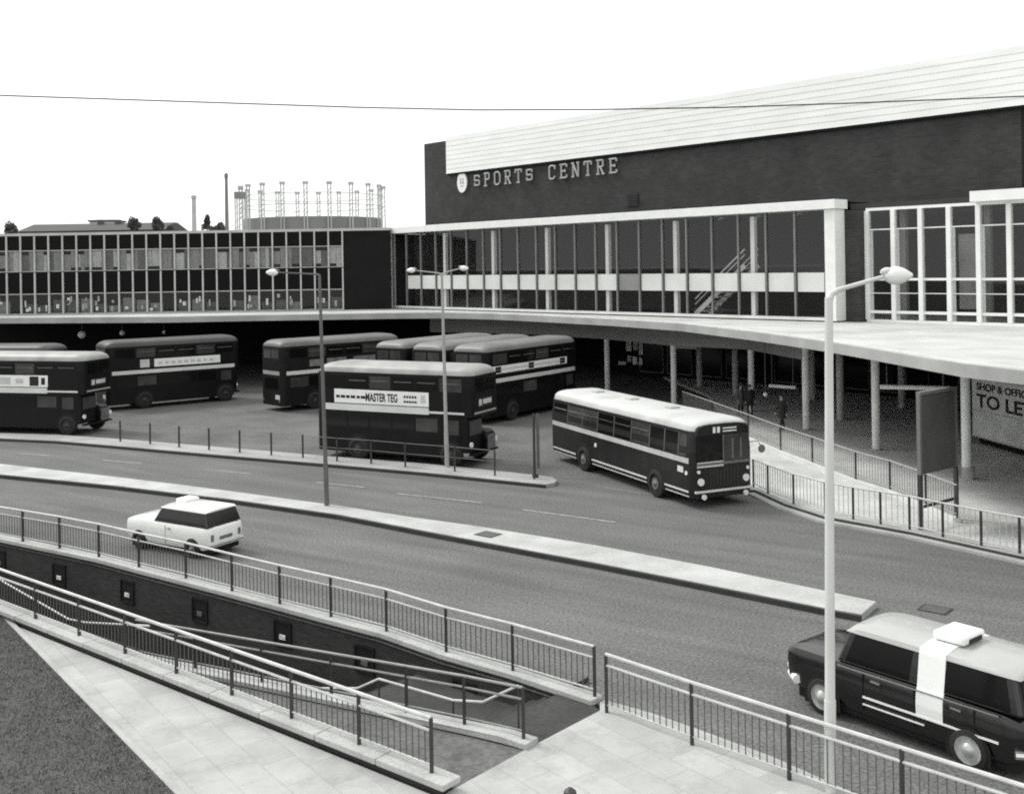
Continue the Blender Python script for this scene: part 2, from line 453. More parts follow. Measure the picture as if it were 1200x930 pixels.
# grass blades over the verge: uncountable
rng = random.Random(3)
mb = MB()
nside = -side
for k in range(42000):
    s_ = rng.random(); w_ = rng.random()**1.3*4.5+.14
    base = Lg0 + (Lg1 + gd*3 - Lg0)*s_ + side*w_
    if base.x < -14: continue
    h = rng.uniform(.02, .055); a = rng.uniform(0, 6.28); dx, dy = math.cos(a)*.010, math.sin(a)*.010
    lx, ly = rng.uniform(-.04, .04), rng.uniform(-.04, .04)
    z0 = PZ+.02
    mb.poly([(base.x-dx, base.y-dy, z0), (base.x+dx, base.y+dy, z0), (base.x+lx, base.y+ly, z0+h)])
tag(mb.build('grass', BLADE), 'short rough grass on the dark verge in the near corner', 'grass', kind='stuff')

# --------------------------------------------------- underpass walls, ramp, stairs
def strip_wall(mb, pl, zt, zb, m=0):
    for i in range(len(pl)-1):
        z1 = zt[i] if isinstance(zt, list) else zt; z2 = zt[i+1] if isinstance(zt, list) else zt
        mb.poly([(pl[i].x, pl[i].y, zb), (pl[i+1].x, pl[i+1].y, zb), (pl[i+1].x, pl[i+1].y, z2), (pl[i].x, pl[i].y, z1)], m)
def solid_strip(mb, near, far, z0, z1, m=0):
    for i in range(len(near)-1):
        a, b, c, d = near[i], near[i+1], far[i+1], far[i]
        f = lambda q, k: q[k] if isinstance(q, list) else q
        mb.hexa([(a.x, a.y, f(z0, i)), (b.x, b.y, f(z0, i+1)), (c.x, c.y, f(z0, i+1)), (d.x, d.y, f(z0, i)),
                 (a.x, a.y, f(z1, i)), (b.x, b.y, f(z1, i+1)), (c.x, c.y, f(z1, i+1)), (d.x, d.y, f(z1, i))], m)
ZB = -3.4
far_wall = thing('retaining_wall', 'long dark brick retaining wall with recessed lights below the road railing', 'wall', (L1n[4].x, L1n[4].y, ZB))
wn = offset(L1xy, -.10)
mb = MB(); solid_strip(mb, wn, L1xy, ZB, WZ-.12); mb.build('wall', BRICK, far_wall, world=True)
mb = MB(); solid_strip(mb, L1n, L1f, WZ-.12, WZ); mb.build('coping', COPING, far_wall, world=True, bevel=.02)
# recessed lights
def wall_point(px, py):
    best = None
    for i in range(len(wn)-1):
        P, Q = wn[i], wn[i+1]; d = Q-P
        p = on_plane(px, py, P, d)
        k = (Vector((p.x, p.y, 0))-P).dot(d)/d.length_squared
        if -.001 <= k <= 1.001: best = (p, d.normalized())
    return best
for (px, py, lit) in [(0, 656, 0), (70, 673, 1), (150, 693, 1), (235, 715, 0), (332, 742, 1), (428, 772, 0), (545, 815, 1)]:
    wp = wall_point(px, py)
    if not wp: continue
    p, d = wp
    n = Vector((d.y, -d.x, 0)); n = n if n.y < 0 else -n
    M = Matrix.Translation(p) @ Matrix(((d.x, n.x, 0, 0), (d.y, n.y, 0, 0), (0, 0, 1, 0), (0, 0, 0, 1)))
    mb = MB(M); q = .31
    mb.box(-q, q, .004, .02, -q, q)
    for b in ((-q, q, .02, .05, q-.04, q), (-q, q, .02, .05, -q, -q+.04), (-q, -q+.04, .02, .05, -q+.04, q-.04), (q-.04, q, .02, .05, -q+.04, q-.04)): mb.box(*b)
    nic = mb.build('light_niche', BLACK, far_wall, world=True)
    mb = MB(M); mb.box(-.11, .12, .021, .06, -.14, .03)
    mb.build('lamp', LENS if lit else HUB, nic, world=False) if False else None
    inv = (Matrix.Translation(far_wall.location)).inverted()
    lampo = MB(inv @ M).box(-.10, .11, .021, .05, -.14, -.02).build('lamp', mat('niche_lamp_%d' % lit, .78 if lit else .12, .5, .3, 9), nic, bevel=.01)

near_wall = thing('parapet_wall', 'low parapet wall with pale coping along the slabbed pavement', 'wall', lp(6, 0))
mb = MB(); mb.prism([lp(.02, -.12), lp(S_END, -.12), lp(S_END, .15), lp(.02, .15)], ZB, .235); mb.build('wall', BRICK, near_wall, world=True)
mb = MB()
s0 = -.14
joints = [s0] + [s0+1.5*k for k in range(1, 17)] 
for k in range(len(joints)-1):
    a, b = joints[k]+.006, joints[k+1]-.006
    mb.prism([lp(a, -.22), lp(b, -.22), lp(b, .19), lp(a, .19)], .238, .34)
mb.build('coping', COPING, near_wall, world=True, bevel=.02)

ED = gp(619, 866, .22); tD = (ED-EA).dot(nA); sD = (ED-EA).dot(dA)
def dz(s): return .22 - .10*max(0, s-sD-.4)
div = thing('parapet_wall', 'sloping middle wall between the ramp and the steps of the underpass', 'wall', lp(sD+4, tD))
mb = MB(); 
ss = [sD+.03, sD+.5, sD+4, sD+9, S_END-1]
near = [lp(s, tD-.12) for s in ss]; far = [lp(s, tD+.12) for s in ss]
solid_strip(mb, near, far, ZB, [dz(s)-.11 for s in ss]); mb.build('wall', BRICK, div, world=True)
mb = MB(); ss = [sD-.08, sD+.5, sD+2, sD+4, sD+6, sD+9, S_END-1]
solid_strip(mb, [lp(s, tD-.18) for s in ss], [lp(s, tD+.18) for s in ss], [dz(s)-.108 for s in ss], [dz(s) for s in ss])
mb.build('coping', COPING, div, world=True, bevel=.015)

# ramp lane (near) and steps (far lane)
mb = MB()
ss = [None, 1.2, 6, 12, 18, S_END]
edge_n = E1.copy(); edge_f = E2.copy()
e_s = min((E1-EA).dot(dA), (E2-EA).dot(dA))
def rz(s): return PZ-.01 - .10*max(0, s-.2)
prev = [Vector((lp((E1-EA).dot(dA), .16).x, lp((E1-EA).dot(dA), .16).y, PZ-.01)), Vector((lp((E2-EA).dot(dA), tD-.1).x, lp((E2-EA).dot(dA), tD-.1).y, PZ-.01))]
for s in ss[1:]:
    cur = [lp(s, .10, rz(s)), lp(s, tD-.08, rz(s))]
    mb.poly([prev[0], prev[1], cur[1], cur[0]]); prev = cur
structure(mb.build('ramp', RAMP))
mb = MB()
top = [Vector((E2.x, E2.y, PZ-.01)), Vector((E3.x, E3.y, PZ-.01))]
sA = .9
mb.poly([top[0], top[1], lp(sA, 4.6, PZ-.01), lp(sA, tD+.1, PZ-.01)])
z = PZ-.01; s = sA
def step(n, going, rise):
    global z, s
    for k in range(n):
        mb.poly([lp(s, tD+.08, z), lp(s, 5.2, z), lp(s, 5.2, z-rise), lp(s, tD+.08, z-rise)]); z -= rise
        mb.poly([lp(s, tD+.08, z), lp(s, 5.2, z), lp(s+going, 5.2, z), lp(s+going, tD+.08, z)]); s += going
step(4, .32, .14)
mb.poly([lp(s, tD+.08, z), lp(s, 5.2, z), lp(s+2.6, 5.2, z), lp(s+2.6, tD+.08, z)]); s += 2.6
step(10, .32, .155)
mb.poly([lp(s, tD+.08, z), lp(s, 5.4, z), lp(S_END, 5.4, z), lp(S_END, tD+.08, z)])
structure(mb.build('steps', mat('dark_step_stone', .045, .95, .25, 1.5, fine=.2, fscale=9)))
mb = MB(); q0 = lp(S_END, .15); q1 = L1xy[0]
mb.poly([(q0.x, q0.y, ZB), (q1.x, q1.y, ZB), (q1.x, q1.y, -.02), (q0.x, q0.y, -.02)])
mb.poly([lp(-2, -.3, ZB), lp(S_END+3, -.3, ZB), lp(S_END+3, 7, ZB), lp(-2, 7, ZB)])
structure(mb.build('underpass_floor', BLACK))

# ------------------------------------------------------------------ railings
def railing(name, label, cat, pts, hgt, rails, gap, post_w=.06, rail_r=.028, infill=None, group=None, ends=True, spacing=.13, mr=RAILP, mp=STEELD, mbal=BAL, bal_r=.011, post_skip=()):
    c = pts[len(pts)//2]
    t = thing(name, label, cat, (c.x, c.y, c.z), 0, group)
    up = Vector((0, 0, 1))
    for h, r in rails:
        mb = MB(); mb.path([p + up*h for p in pts], r, 8)
        mb.build('rail', mr, t, smooth=True, world=True)
    for i, p in enumerate(pts):
        if i in post_skip: continue
        mb = MB(); mb.bar(p - up*.02, p+up*(hgt-.0), post_w, post_w)
        mb.build('post', mp, t, world=True)
    if infill:
        lo, hi = infill
        for i in range(len(pts)-1):
            a, b = pts[i], pts[i+1]; n = max(2, int((b-a).length/spacing))
            mb = MB()
            for k in range(1, n):
                q = a.lerp(b, k/n)
                mb.tube(q+up*lo, q+up*hi, bal_r, 5, cap=False)
            mb.build('baluster_panel', mbal, t, world=True)
    return t
posts = [gp(x, y, WZ) for x, y in [(27, 634), (70, 642), (116, 652), (163, 664), (218, 677), (272, 692), (328, 707), (388, 722), (453, 739), (523, 763), (601, 785), (697, 815)]]
e = (posts[0]-posts[1]); posts = [posts[0]+e*2, posts[0]+e] + posts
railing('railing', 'tall barred railing standing on the retaining wall coping beside the road', 'railing', posts, .93,
        [(.93, .032), (.72, .022), (.12, .018)], 0, infill=(.12, .72))
posts = [on_plane(x, y, EA, dA) for x, y in [(42, 724), (93, 746), (147, 768), (207, 793), (272, 818), (342, 845), (421, 872), (506, 905)]]
for p in posts: p.z = .335
e = posts[0]-posts[1]; posts = [posts[0]+e*3, posts[0]+e*2, posts[0]+e] + posts
railing('railing', 'barred railing on the low parapet wall beside the slabbed pavement', 'railing', posts, .86,
        [(.86, .034), (.66, .026), (.12, .018)], 0, infill=(.12, .66))
# divider rail
dp = []
for sx in (sD+.10, sD+1.45, sD+2.9, sD+5.0, sD+7.2, sD+9.6, sD+12):
    dp.append(lp(sx, tD, dz(sx)))
railing('railing', 'open three bar railing on the sloping middle wall of the underpass', 'railing', dp, .86,
        [(.86, .028), (.66, .024), (.12, .018)], 0, infill=None, mr=mat('dull_rail', .24, .5, .15, 4, metal=.3))
# stair handrails
hr = thing('handrail', 'short cranked handrail descending beside the underpass steps', 'handrail', lp(sD+2, tD+.4, -.5))
tp = [on_plane(x, y, lp(0, tD+.35), dA) for x, y in [(607, 803), (566, 822), (531, 820), (444, 795), (419, 806), (360, 806)]]
mb = MB(); mb.path(tp, .024, 8); mb.build('rail', RAILP, hr, smooth=True, world=True)
for p in (tp[0], tp[2], tp[3], tp[4]):
    mb = MB(); mb.tube(p, p - Vector((0, 0, .9)), .02, 6); mb.build('post', STEELD, hr, world=True)
hr = thing('handrail', 'steep handrail seen through the bars of the near parapet railing', 'handrail', lp(12, .7, -.5))
tp = [on_plane(x, y, lp(0, .7), dA) for x, y in [(-20, 664), (5, 682), (80, 725), (100, 729), (175, 733)]]
mb = MB(); mb.path(tp, .024, 8); mb.build('rail', RAILP, hr, smooth=True, world=True)
for p in tp[1:4]:
    mb = MB(); mb.tube(p, p - Vector((0, 0, .9)), .02, 6); mb.build('post', STEELD, hr, world=True)
# pavement railing on the right
posts = [gp(x, y, PZ) for x, y in [(711, 834), (811, 872), (925, 913)]]
e = posts[2]-posts[1]; e2 = posts[1]-posts[0]
posts += [posts[2]+e*1.0, posts[2]+e*2.0, posts[2]+e*3, posts[2]+e*4]
railing('railing', 'long barred pavement railing in front of the black car', 'railing', posts, 1.06,
        [(1.06, .034), (.86, .026), (.14, .018)], 0, infill=(.14, .86))

# ------------------------------------------------------------------ median, island, far kerbs
med_n = [gp(x, y, .16) for x, y in [(-60, 550), (0, 555), (133, 568), (200, 576), (270, 584), (397, 602), (487, 619), (567, 634), (697, 658), (830, 684), (970, 712), (1010, 719)]]
med_f = [gp(x, y, .16) for x, y in [(-60, 539), (0, 543), (133, 558), (200, 566), (270, 575), (397, 592), (487, 606), (567, 617), (697, 638), (830, 663), (970, 692), (1027, 704)]]
mb = MB(); mb.prism(med_n + med_f[::-1], -.02, .16)
structure(mb.build('median', MEDIAN, bevel=.02))
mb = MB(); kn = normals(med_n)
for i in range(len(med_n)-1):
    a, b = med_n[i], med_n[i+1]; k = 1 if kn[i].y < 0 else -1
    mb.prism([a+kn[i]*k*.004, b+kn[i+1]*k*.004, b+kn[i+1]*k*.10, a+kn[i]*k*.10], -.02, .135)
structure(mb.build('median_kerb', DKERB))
isl_n = [gp(x, y, .14) for x, y in [(-60, 511), (0, 513), (67, 516), (127, 521), (253, 532), (397, 544), (500, 553), (600, 563), (640, 567)]]
isl_f = [gp(x, y, .14) for x, y in [(-60, 505), (0, 507), (67, 509), (127, 513), (253, 523), (397, 535), (500, 543), (600, 553), (640, 558)]]
tipn = [gp(650, 565, .14), gp(653, 562, .14), gp(648, 559, .14)]
mb = MB(); mb.prism(isl_n + tipn + isl_f[::-1], -.02, .14)
structure(mb.build('traffic_island', ISLAND, bevel=.02))
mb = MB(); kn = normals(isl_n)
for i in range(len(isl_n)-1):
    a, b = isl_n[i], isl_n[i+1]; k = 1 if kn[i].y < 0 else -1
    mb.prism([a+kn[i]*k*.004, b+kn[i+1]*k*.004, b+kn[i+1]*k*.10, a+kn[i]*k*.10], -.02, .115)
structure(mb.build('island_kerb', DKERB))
# yard surface
yard = [p.copy() for p in isl_f] + [gp(700, 560), gp(780, 520), gp(860, 520), gp(868, 500)]
ypoly = yard + [Vector((16, 62, 0)), Vector((8, 92, 0)), Vector((-60, 92, 0))]
structure(MB().prism(ypoly, -.02, .006).build('bus_yard', YARD))
# right hand pavement: kerb
rk = [gp(x, y, .15) for x, y in [(872, 520), (870, 545), (873, 563), (885, 574), (920, 590), (967, 605), (1067, 623), (1200, 652), (1300, 676)]]
pp = rk + [Vector((60, 20, 0)), Vector((60, 95, 0)), Vector((9, 95, 0)), Vector((12, 66, 0))]
structure(MB().prism(pp, -.02, .15).build('concourse', PAVE2))
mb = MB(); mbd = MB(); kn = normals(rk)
for i in range(len(rk)-1):
    a, b = rk[i], rk[i+1]; na, nb = kn[i], kn[i+1]
    k = -1 if (na.y > 0) else 1
    mb.prism([a+na*k*.003, b+nb*k*.003, b+nb*k*.3, a+na*k*.3], -.02, .075)
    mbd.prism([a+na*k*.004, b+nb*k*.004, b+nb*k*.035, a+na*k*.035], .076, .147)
    mb.prism([a-na*k*.003, b-nb*k*.003, b-nb*k*.2, a-na*k*.2], .15, .165)
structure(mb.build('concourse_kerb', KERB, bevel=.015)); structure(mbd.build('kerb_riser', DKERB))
# lane dashes
def dash(px0, py0, px1, py1, w=.13):
    a, b = gp(px0, py0), gp(px1, py1); d = (b-a).normalized(); n = Vector((-d.y, d.x, 0))*w/2
    mb = MB(); mb.poly([a-n+Vector((0, 0, .008)), b-n+Vector((0, 0, .008)), b+n+Vector((0, 0, .008)), a+n+Vector((0, 0, .008))])
    structure(mb.build('lane_marking', MARK))
for q in ((120, 539, 166, 543), (240, 550, 292, 555), (370, 565, 428, 571), (465, 578, 565, 589), (612, 597, 722, 612), (20, 531, 60, 534)): dash(*q)
dash(700, 570, 760, 579, .08)
# drain covers
for (px, py, lab) in ((1096, 714, 'dark iron drain cover in the road beyond the black car'), (572, 626, 'small dark drain plate set into the pale median strip')):
    zz = .16 if px < 600 else 0
    p = gp(px, py, zz)
    t = thing('drain_cover', lab, 'drain cover', (p.x, p.y, zz), R(-40))
    MB().box(-.34, .34, -.28, .28, .003, .014).build('frame', STEELD, t)
    mb = MB()
    for k in range(6): mb.box(-.28, .28, -.22+.075*k, -.18+.075*k, .0145, .02)
    mb.build('grate', HUB, t)
# island guard rail
pts = [gp(x, y, .14) for x, y in [(141, 517), (176, 520), (210, 524), (245, 527), (281, 530), (318, 533), (355, 536), (395, 540), (435, 543), (475, 547), (533, 552), (580, 557), (626, 561)]]
railing('guard_rail', 'thin post and rail fence along the far traffic island', 'railing', pts, 1.0, [(.97, .013), (.55, .011)], 0, post_w=.07, mr=mat('thin_rail', .16, .5, .1, 3), infill=None)
# concourse kerb railing and upper railing
pts = [gp(x, y, .165) for x, y in [(883, 570), (900, 578), (930, 590), (967, 601), (1000, 608), (1032, 614), (1066, 620), (1105, 629), (1150, 639), (1195, 648)]]
e = pts[-1]-pts[-2]; pts.append(pts[-1]+e)
railing('railing', 'pale barred railing along the curved kerb behind the lone coach', 'railing', pts, 1.0, [(1.0, .03), (.12, .02)], 0, infill=(.12, 1.0), mr=mat('pale_rail', .5, .5, .1, 3), mbal=mat('pale_bar', .42, .5, .1, 3), bal_r=.013, spacing=.16)
upx = [(800, 480), (835, 494), (877, 511), (915, 527), (952, 541), (1003, 561), (1043, 573), (1085, 590), (1122, 606)]
pts = [gp(x, y, .30) for x, y in upx]
t = thing('kerb_wall', 'low pale kerb wall under the concourse railing', 'wall', (pts[3].x, pts[3].y, .15))
mb = MB(); nn = normals(pts)
solid_strip(mb, [p+n*.12 for p, n in zip(pts, nn)], [p-n*.12 for p, n in zip(pts, nn)], .14, .30)
mb.build('kerb_block', OFFWHITE, t, world=True, bevel=.02)
railing('railing', 'barred railing on the low pale wall in front of the columns', 'railing', pts, 1.0, [(1.0, .03), (.1, .02)], 0, infill=(.1, 1.0), mr=mat('grey_rail', .33, .5, .1, 3), mbal=mat('grey_bar', .22, .5, .1, 3), bal_r=.012, spacing=.16)

# ------------------------------------------------------------------ canopy and under-canopy
CT, CB = 5.18, 4.78
edge_px = [(-140, 381), (-70, 380), (0, 379), (100, 378.5), (200, 378), (300, 376), (400, 374.5), (460, 373.5), (520, 373), (580, 374.5), (640, 377.5), (720, 382), (800, 388), (881, 398.5), (925, 405), (970, 412), (1015, 420), (1060, 428.5), (1100, 436), (1133, 442), (1200, 450.5)]
edge = [gp(x, y, CB) for x, y in edge_px]
ee = edge[-1]-edge[-2]; edge.append(edge[-1]+ee*2.5)
back = [Vector((60, edge[-1].y, 0)), Vector((60, 100, 0)), Vector((edge[0].x, 100, 0))]
can = thing('canopy', 'long pale flat canopy sweeping over the bus bays and columns', 'canopy', (8, 62, CB))
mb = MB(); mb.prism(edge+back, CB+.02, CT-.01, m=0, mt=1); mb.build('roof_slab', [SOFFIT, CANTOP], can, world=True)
mb = MB(); nn = normals(edge)
kk = 1 if nn[len(nn)//2].y < 0 else -1
solid_strip(mb, [p+n*kk*.10 for p, n in zip(edge, nn)], [p-n*kk*.02 for p, n in zip(edge, nn)], CB, CT)
mb.build('fascia', FASCIA, can, world=True, bevel=.01)
mb = MB()
solid_strip(mb, [p-n*kk*.021 for p, n in zip(edge, nn)], [p-n*kk*.16 for p, n in zip(edge, nn)], CT-.008, CT+.05)
mb.build('edge_trim', OFFWHITE, can, world=True)
# columns
front_cols = [((712, 459), 'behind the roof of the lone coach'), ((790, 473), ''), ((881, 482), ''), ((945, 503), ''), ((1027, 527), ''), ((1133, 561), '')]
col_labels = ['pale round column behind the rear of the lone coach', 'pale round column behind the middle of the lone coach roof',
              'pale round column beside the pair of people', 'pale round column between the walking person and the near lamp post',
              'tall pale round column right of the near lamp post', 'thickest pale round column in front of the to let board']
CP = []
for (p, _), lab in zip(front_cols, col_labels):
    b = gp(p[0], p[1], .15); CP.append(b)
    t = thing('column', lab, 'column', b, 0, 'columns along the canopy front')
    MB().tube((0, 0, .01), (0, 0, CB-.15+.02), .17, 20).build('shaft', COLUMN, t, smooth=True)
    MB().tube((0, 0, 0), (0, 0, .06), .21, 20).build('base', KERB, t, smooth=True)
    if p[0] == 1133:
        MB().tube((.05, 0, .0), (.05, 0, .45), .23, 20).build('sleeve', KERB, t, smooth=True)
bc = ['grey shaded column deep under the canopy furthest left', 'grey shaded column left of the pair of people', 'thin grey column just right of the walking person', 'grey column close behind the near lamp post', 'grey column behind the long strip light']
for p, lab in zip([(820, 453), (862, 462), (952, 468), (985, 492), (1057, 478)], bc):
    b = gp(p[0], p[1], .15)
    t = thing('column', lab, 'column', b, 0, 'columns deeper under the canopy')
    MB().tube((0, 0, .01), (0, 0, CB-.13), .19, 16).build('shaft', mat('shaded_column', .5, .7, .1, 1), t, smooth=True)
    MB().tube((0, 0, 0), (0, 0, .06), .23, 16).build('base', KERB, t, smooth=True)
# bulkhead hung under the canopy over the first columns
bl = [Vector((-6, 79, 0)), Vector((1, 74.5, 0)), CP[0], CP[1], CP[2], CP[3]]
bl = [Vector((p.x, p.y, 0)) for p in bl]
t = thing('bulkhead', 'grey boarded bulkhead hanging under the canopy above the columns', 'bulkhead', (CP[1].x, CP[1].y, 3.5))
mb = MB(); nb = normals(bl)
solid_strip(mb, [p-n*.24 for p, n in zip(bl, nb)], [p+n*.24 for p, n in zip(bl, nb)], 3.55, CB+.01)
mb.build('board', BULK, t, world=True)
# back walls of the concourse
bw_pl = [Vector(q) for q in ((-60, 93, 0), (4, 93, 0), (9, 79, 0), (17, 71, 0), (24, 62, 0), (23.6, 52, 0), (20.6, 47.3, 0), (21.8, 39, 0), (22.8, 27, 0))]
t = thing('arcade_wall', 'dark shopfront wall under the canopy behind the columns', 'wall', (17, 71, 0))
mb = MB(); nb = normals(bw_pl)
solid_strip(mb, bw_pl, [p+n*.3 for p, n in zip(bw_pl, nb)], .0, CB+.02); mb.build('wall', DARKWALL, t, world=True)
for i in (2, 3, 4):
    a, b = bw_pl[i], bw_pl[i+1]; d = (b-a).normalized(); n = Vector((d.y, -d.x, 0)); n = n if n.y < 0 or n.x < 0 else -n
    L_ = (b-a).length; k = 0.5
    while k + 2.2 < L_:
        p = a + d*k + n*.05; q = a + d*(k+2.1) + n*.05
        mb = MB(); mb.bar((p.x, p.y, 1.55), (q.x, q.y, 1.55), .02, 2.2, 0)
        for zz in (.42, 2.68): mb.bar((p.x, p.y, zz), (q.x, q.y, zz), .08, .06, 1)
        for r_ in (p, q): mb.bar((r_.x, r_.y, .4), (r_.x, r_.y, 2.7), .08, .06, 1)
        mb.build('shop_window', [BGLASS, HUB], t, world=True); k += 2.5
# pale posters stand in for a lit shop window between the first columns
c = on_plane(745, 424, bw_pl[2], bw_pl[3]-bw_pl[2])
d = (bw_pl[3]-bw_pl[2]).normalized(); nrm = Vector((-.66, -.75, 0))
t = thing('lit_window_posters', 'pale poster cluster standing in for the lit shop window between the first columns', 'posters', (c.x, c.y, .15))
for (u, zz, w, h, m_) in ((-.55, 2.3, .5, .9, PAPER), (.1, 2.35, .45, .8, PAPERG), (.6, 2.2, .35, 1.1, PAPER), (-.5, 1.3, .35, .5, PAPERG), (.0, 1.2, .4, .6, PAPER), (.55, 1.15, .3, .5, PAPER), (-1.2, .95, .7, .25, PAPERG)):
    p = c + d*u + nrm*.12
    mb = MB(); mb.bar((p.x-d.x*w/2, p.y-d.y*w/2, zz), (p.x+d.x*w/2, p.y+d.y*w/2, zz), .03, h); mb.build('poster', m_, t, world=True)
# to let board on the protruding shop unit
a, b = bw_pl[6], bw_pl[7]; d = (b-a).normalized(); n = Vector((d.y, -d.x, 0)); n = n if n.x < 0 else -n
p0 = on_plane(1140, 450, a+n*.15, d); p1 = on_plane(1230, 455, a+n*.15, d)
zt = p0.z + .35; zb = on_plane(1140, 510, a+n*.15, d).z
t = thing('letting_board', 'large grey painted TO LET board right of the thickest column', 'sign', (p0.x, p0.y, zb))
w = (p1-p0).length; ang = math.atan2(d.y, d.x)
t.rotation_euler.z = ang
MB().box(0, w, -.04, .0, 0, zt-zb).build('board', SIGNG, t)
mb = MB()
for zz in (0, (zt-zb)*.44, zt-zb-.06): mb.box(0, w, -.065, -.041, zz, zz+.06)
mb.build('frame', PAPERG, t)
hb = zt-zb
text_obj('lettering', 'TO LET', .62*hb/2.6*1.25, INK, t, (.35, -.05, hb*.52), (1, 0, 0), .004, .02, sx=1.55)
text_obj('lettering', 'SHOP & OFFICES', .34*hb/2.6*1.25, INK, t, (.35, -.05, hb*.80), (1, 0, 0), .004, .012, sx=1.3)
# hanging strip lights and pendant globes
def strip_light(px, py, Y, L_, rzz, lab):
    p = at_depth(px, py, Y)
    t = thing('strip_light', lab, 'light', p, rzz, 'strip lights under the canopy')
    MB().tube((-L_/2, 0, 0), (L_/2, 0, 0), .09, 10).build('diffuser', mat('light_diffuser', .75, .5, .03, 2), t, smooth=True)
    mb = MB()
    for k in (-.4, .4): mb.tube((L_*k, 0, .08), (L_*k, 0, CB-p.z+.02), .015, 6)
    mb.build('hanger', HUB, t)
strip_light(1072, 454, 42, 2.6, R(-20), 'long white strip light right of the near lamp post')
strip_light(917, 453, 56, 1.5, R(-40), 'short white strip light above the walking person')
strip_light(803, 407, 66, 1.6, R(-40), 'pale strip light under the bulkhead by the second column')
def globe(px, py, Y, r_, lab):
    p = at_depth(px, py, Y)
    t = thing('globe_lamp', lab, 'lamp', p, 0)
    MB().sphere((0, 0, 0), r_, r_, r_).build('globe', mat('opal_globe', .8, .3, .02, 2), t, smooth=True)
    MB().tube((0, 0, r_*.9), (0, 0, CB-p.z+.02), .02, 6).build('stem', HUB, t)
globe(897, 462, 55, .12, 'small round white lamp left of the walking person')
globe(96, 392, 80, .30, 'white globe lamp in the dark bay above the left buses')
globe(143, 390, 80, .20, 'small white lamp above the second parked bus')
globe(192, 389, 80, .14, 'faint little lamp in the dark bay above the advert bus')

# ------------------------------------------------------------------ sports centre glazed front
P0 = Vector((-9.3, 83, 0)); DS = Vector((20.7, -22.8, 0)).normalized(); NS = Vector((DS.y, -DS.x, 0))
NS = NS if NS.y < 0 else -NS                       # towards the camera
def sp(t, o=0.0, z=0.0): return P0 + DS*t + NS*o + Vector((0, 0, z))
FL = CT+.06
TOP = 11.45; GT = 10.95
gal = thing('glazed_gallery', 'long white framed glazed gallery of the leisure building above the canopy', 'building', sp(19, 0, FL), 0)
bay = 1.8; t0_, NB = .1, 21
TE = t0_ + bay*NB
mb = MB()
def sbox(mb, ta, tb, oa, ob, za, zb, m=0):
    mb.hexa([sp(ta, oa, za), sp(tb, oa, za), sp(tb, ob, za), sp(ta, ob, za), sp(ta, oa, zb), sp(tb, oa, zb), sp(tb, ob, zb), sp(ta, ob, zb)], m)
mb = MB(); sbox(mb, -.35, TE+.75, .35, -.90, GT+.02, TOP); mb.build('roof', WHITE, gal, world=True, bevel=.02)
mb = MB(); sbox(mb, -.30, TE+.30, -.903, -7.95, GT+.03, TOP-.04); mb.build('rear_roof', DARKPANEL, gal, world=True)
mb = MB(); sbox(mb, -.25, t0_-.02, .14, -.25, FL, GT); mb.build('end_pier', WHITE, gal, world=True)
mb = MB(); sbox(mb, TE+.02, TE+.62, .14, -.80, FL, GT); mb.build('end_pier', WHITE, gal, world=True)
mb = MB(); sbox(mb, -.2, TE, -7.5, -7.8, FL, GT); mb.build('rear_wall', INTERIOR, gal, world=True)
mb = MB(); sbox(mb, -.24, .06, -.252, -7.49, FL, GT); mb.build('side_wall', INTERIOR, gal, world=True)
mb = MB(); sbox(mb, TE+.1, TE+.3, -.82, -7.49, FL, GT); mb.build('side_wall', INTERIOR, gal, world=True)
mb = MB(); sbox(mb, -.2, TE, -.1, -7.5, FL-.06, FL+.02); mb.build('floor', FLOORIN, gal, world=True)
mb = MB(); sbox(mb, t0_-.02, TE+.02, .12, -.05, FL, FL+.16); mb.build('sill', OFFWHITE, gal, world=True)
mb = MB(); sbox(mb, -.2, TE, -2.2, -7.5, 8.02, 8.14); mb.build('gallery_floor', INTERIOR, gal, world=True)
for k in range(NB):
    a, b = t0_+k*bay, t0_+(k+1)*bay
    mb = MB()
    sbox(mb, a-.045, a+.045, .10, -.06, FL+.16, GT, 0)
    if k == NB-1: pass
    g0 = [sp(a+.045, 0, FL+.16), sp(b-.045, 0, FL+.16), sp(b-.045, 0, GT), sp(a+.045, 0, GT)]
    mb.poly(g0, 1)
    mb.build('window', [ALU, GLASS], gal, world=True)
for k in range(NB):
    a, b = t0_+k*bay, t0_+(k+1)*bay
    if k == 0 : continue
    mb = MB(); sbox(mb, a+.12, b-.12, .012, -.05, 6.72, 7.72)
    mb.build('balcony_panel', mat('grey_balcony_panel', .22, .6, .1, 1) if k in (13,) else BALC, gal, world=True)
for k in range(1, 7):
    tc = 6.3 + 5.4*(k-1)
    if tc < TE:
        mb = MB(); sbox(mb, tc-.13, tc+.13, -.14, -.40, FL, GT-.15); mb.build('pillar', mat('gallery_pillar', .85, .6, .05, 1), gal, world=True)
# staircase inside
mb = MB()
for k in range(11):
    ta = 29.0 + .32*k; za = FL + .27*k
    sbox(mb, ta, ta+.34, -.6, -1.8, za, za+.07)
for o_ in (-.55, -1.85):
    mb.bar(sp(29.0, o_, FL+.1), sp(32.5, o_, FL+2.9), .06, .28)
    mb.bar(sp(29.0, o_, FL+1.0), sp(32.5, o_, FL+3.8), .06, .07)
    mb.bar(sp(29.0, o_, FL+.7), sp(32.5, o_, FL+3.5), .04, .05)
mb.build('staircase', mat('stair_paint', .62, .6, .1, 1), gal, world=True)
# ceiling downlights
for k in range(8):
    mb = MB(); c = sp(27.3 + 1.3*k, -2.0-(k % 2)*1.6, GT-.06); mb.tube(c, c+Vector((0, 0, .05)), .16, 12)
    mb.build('ceiling_light', LENS, gal, world=True)

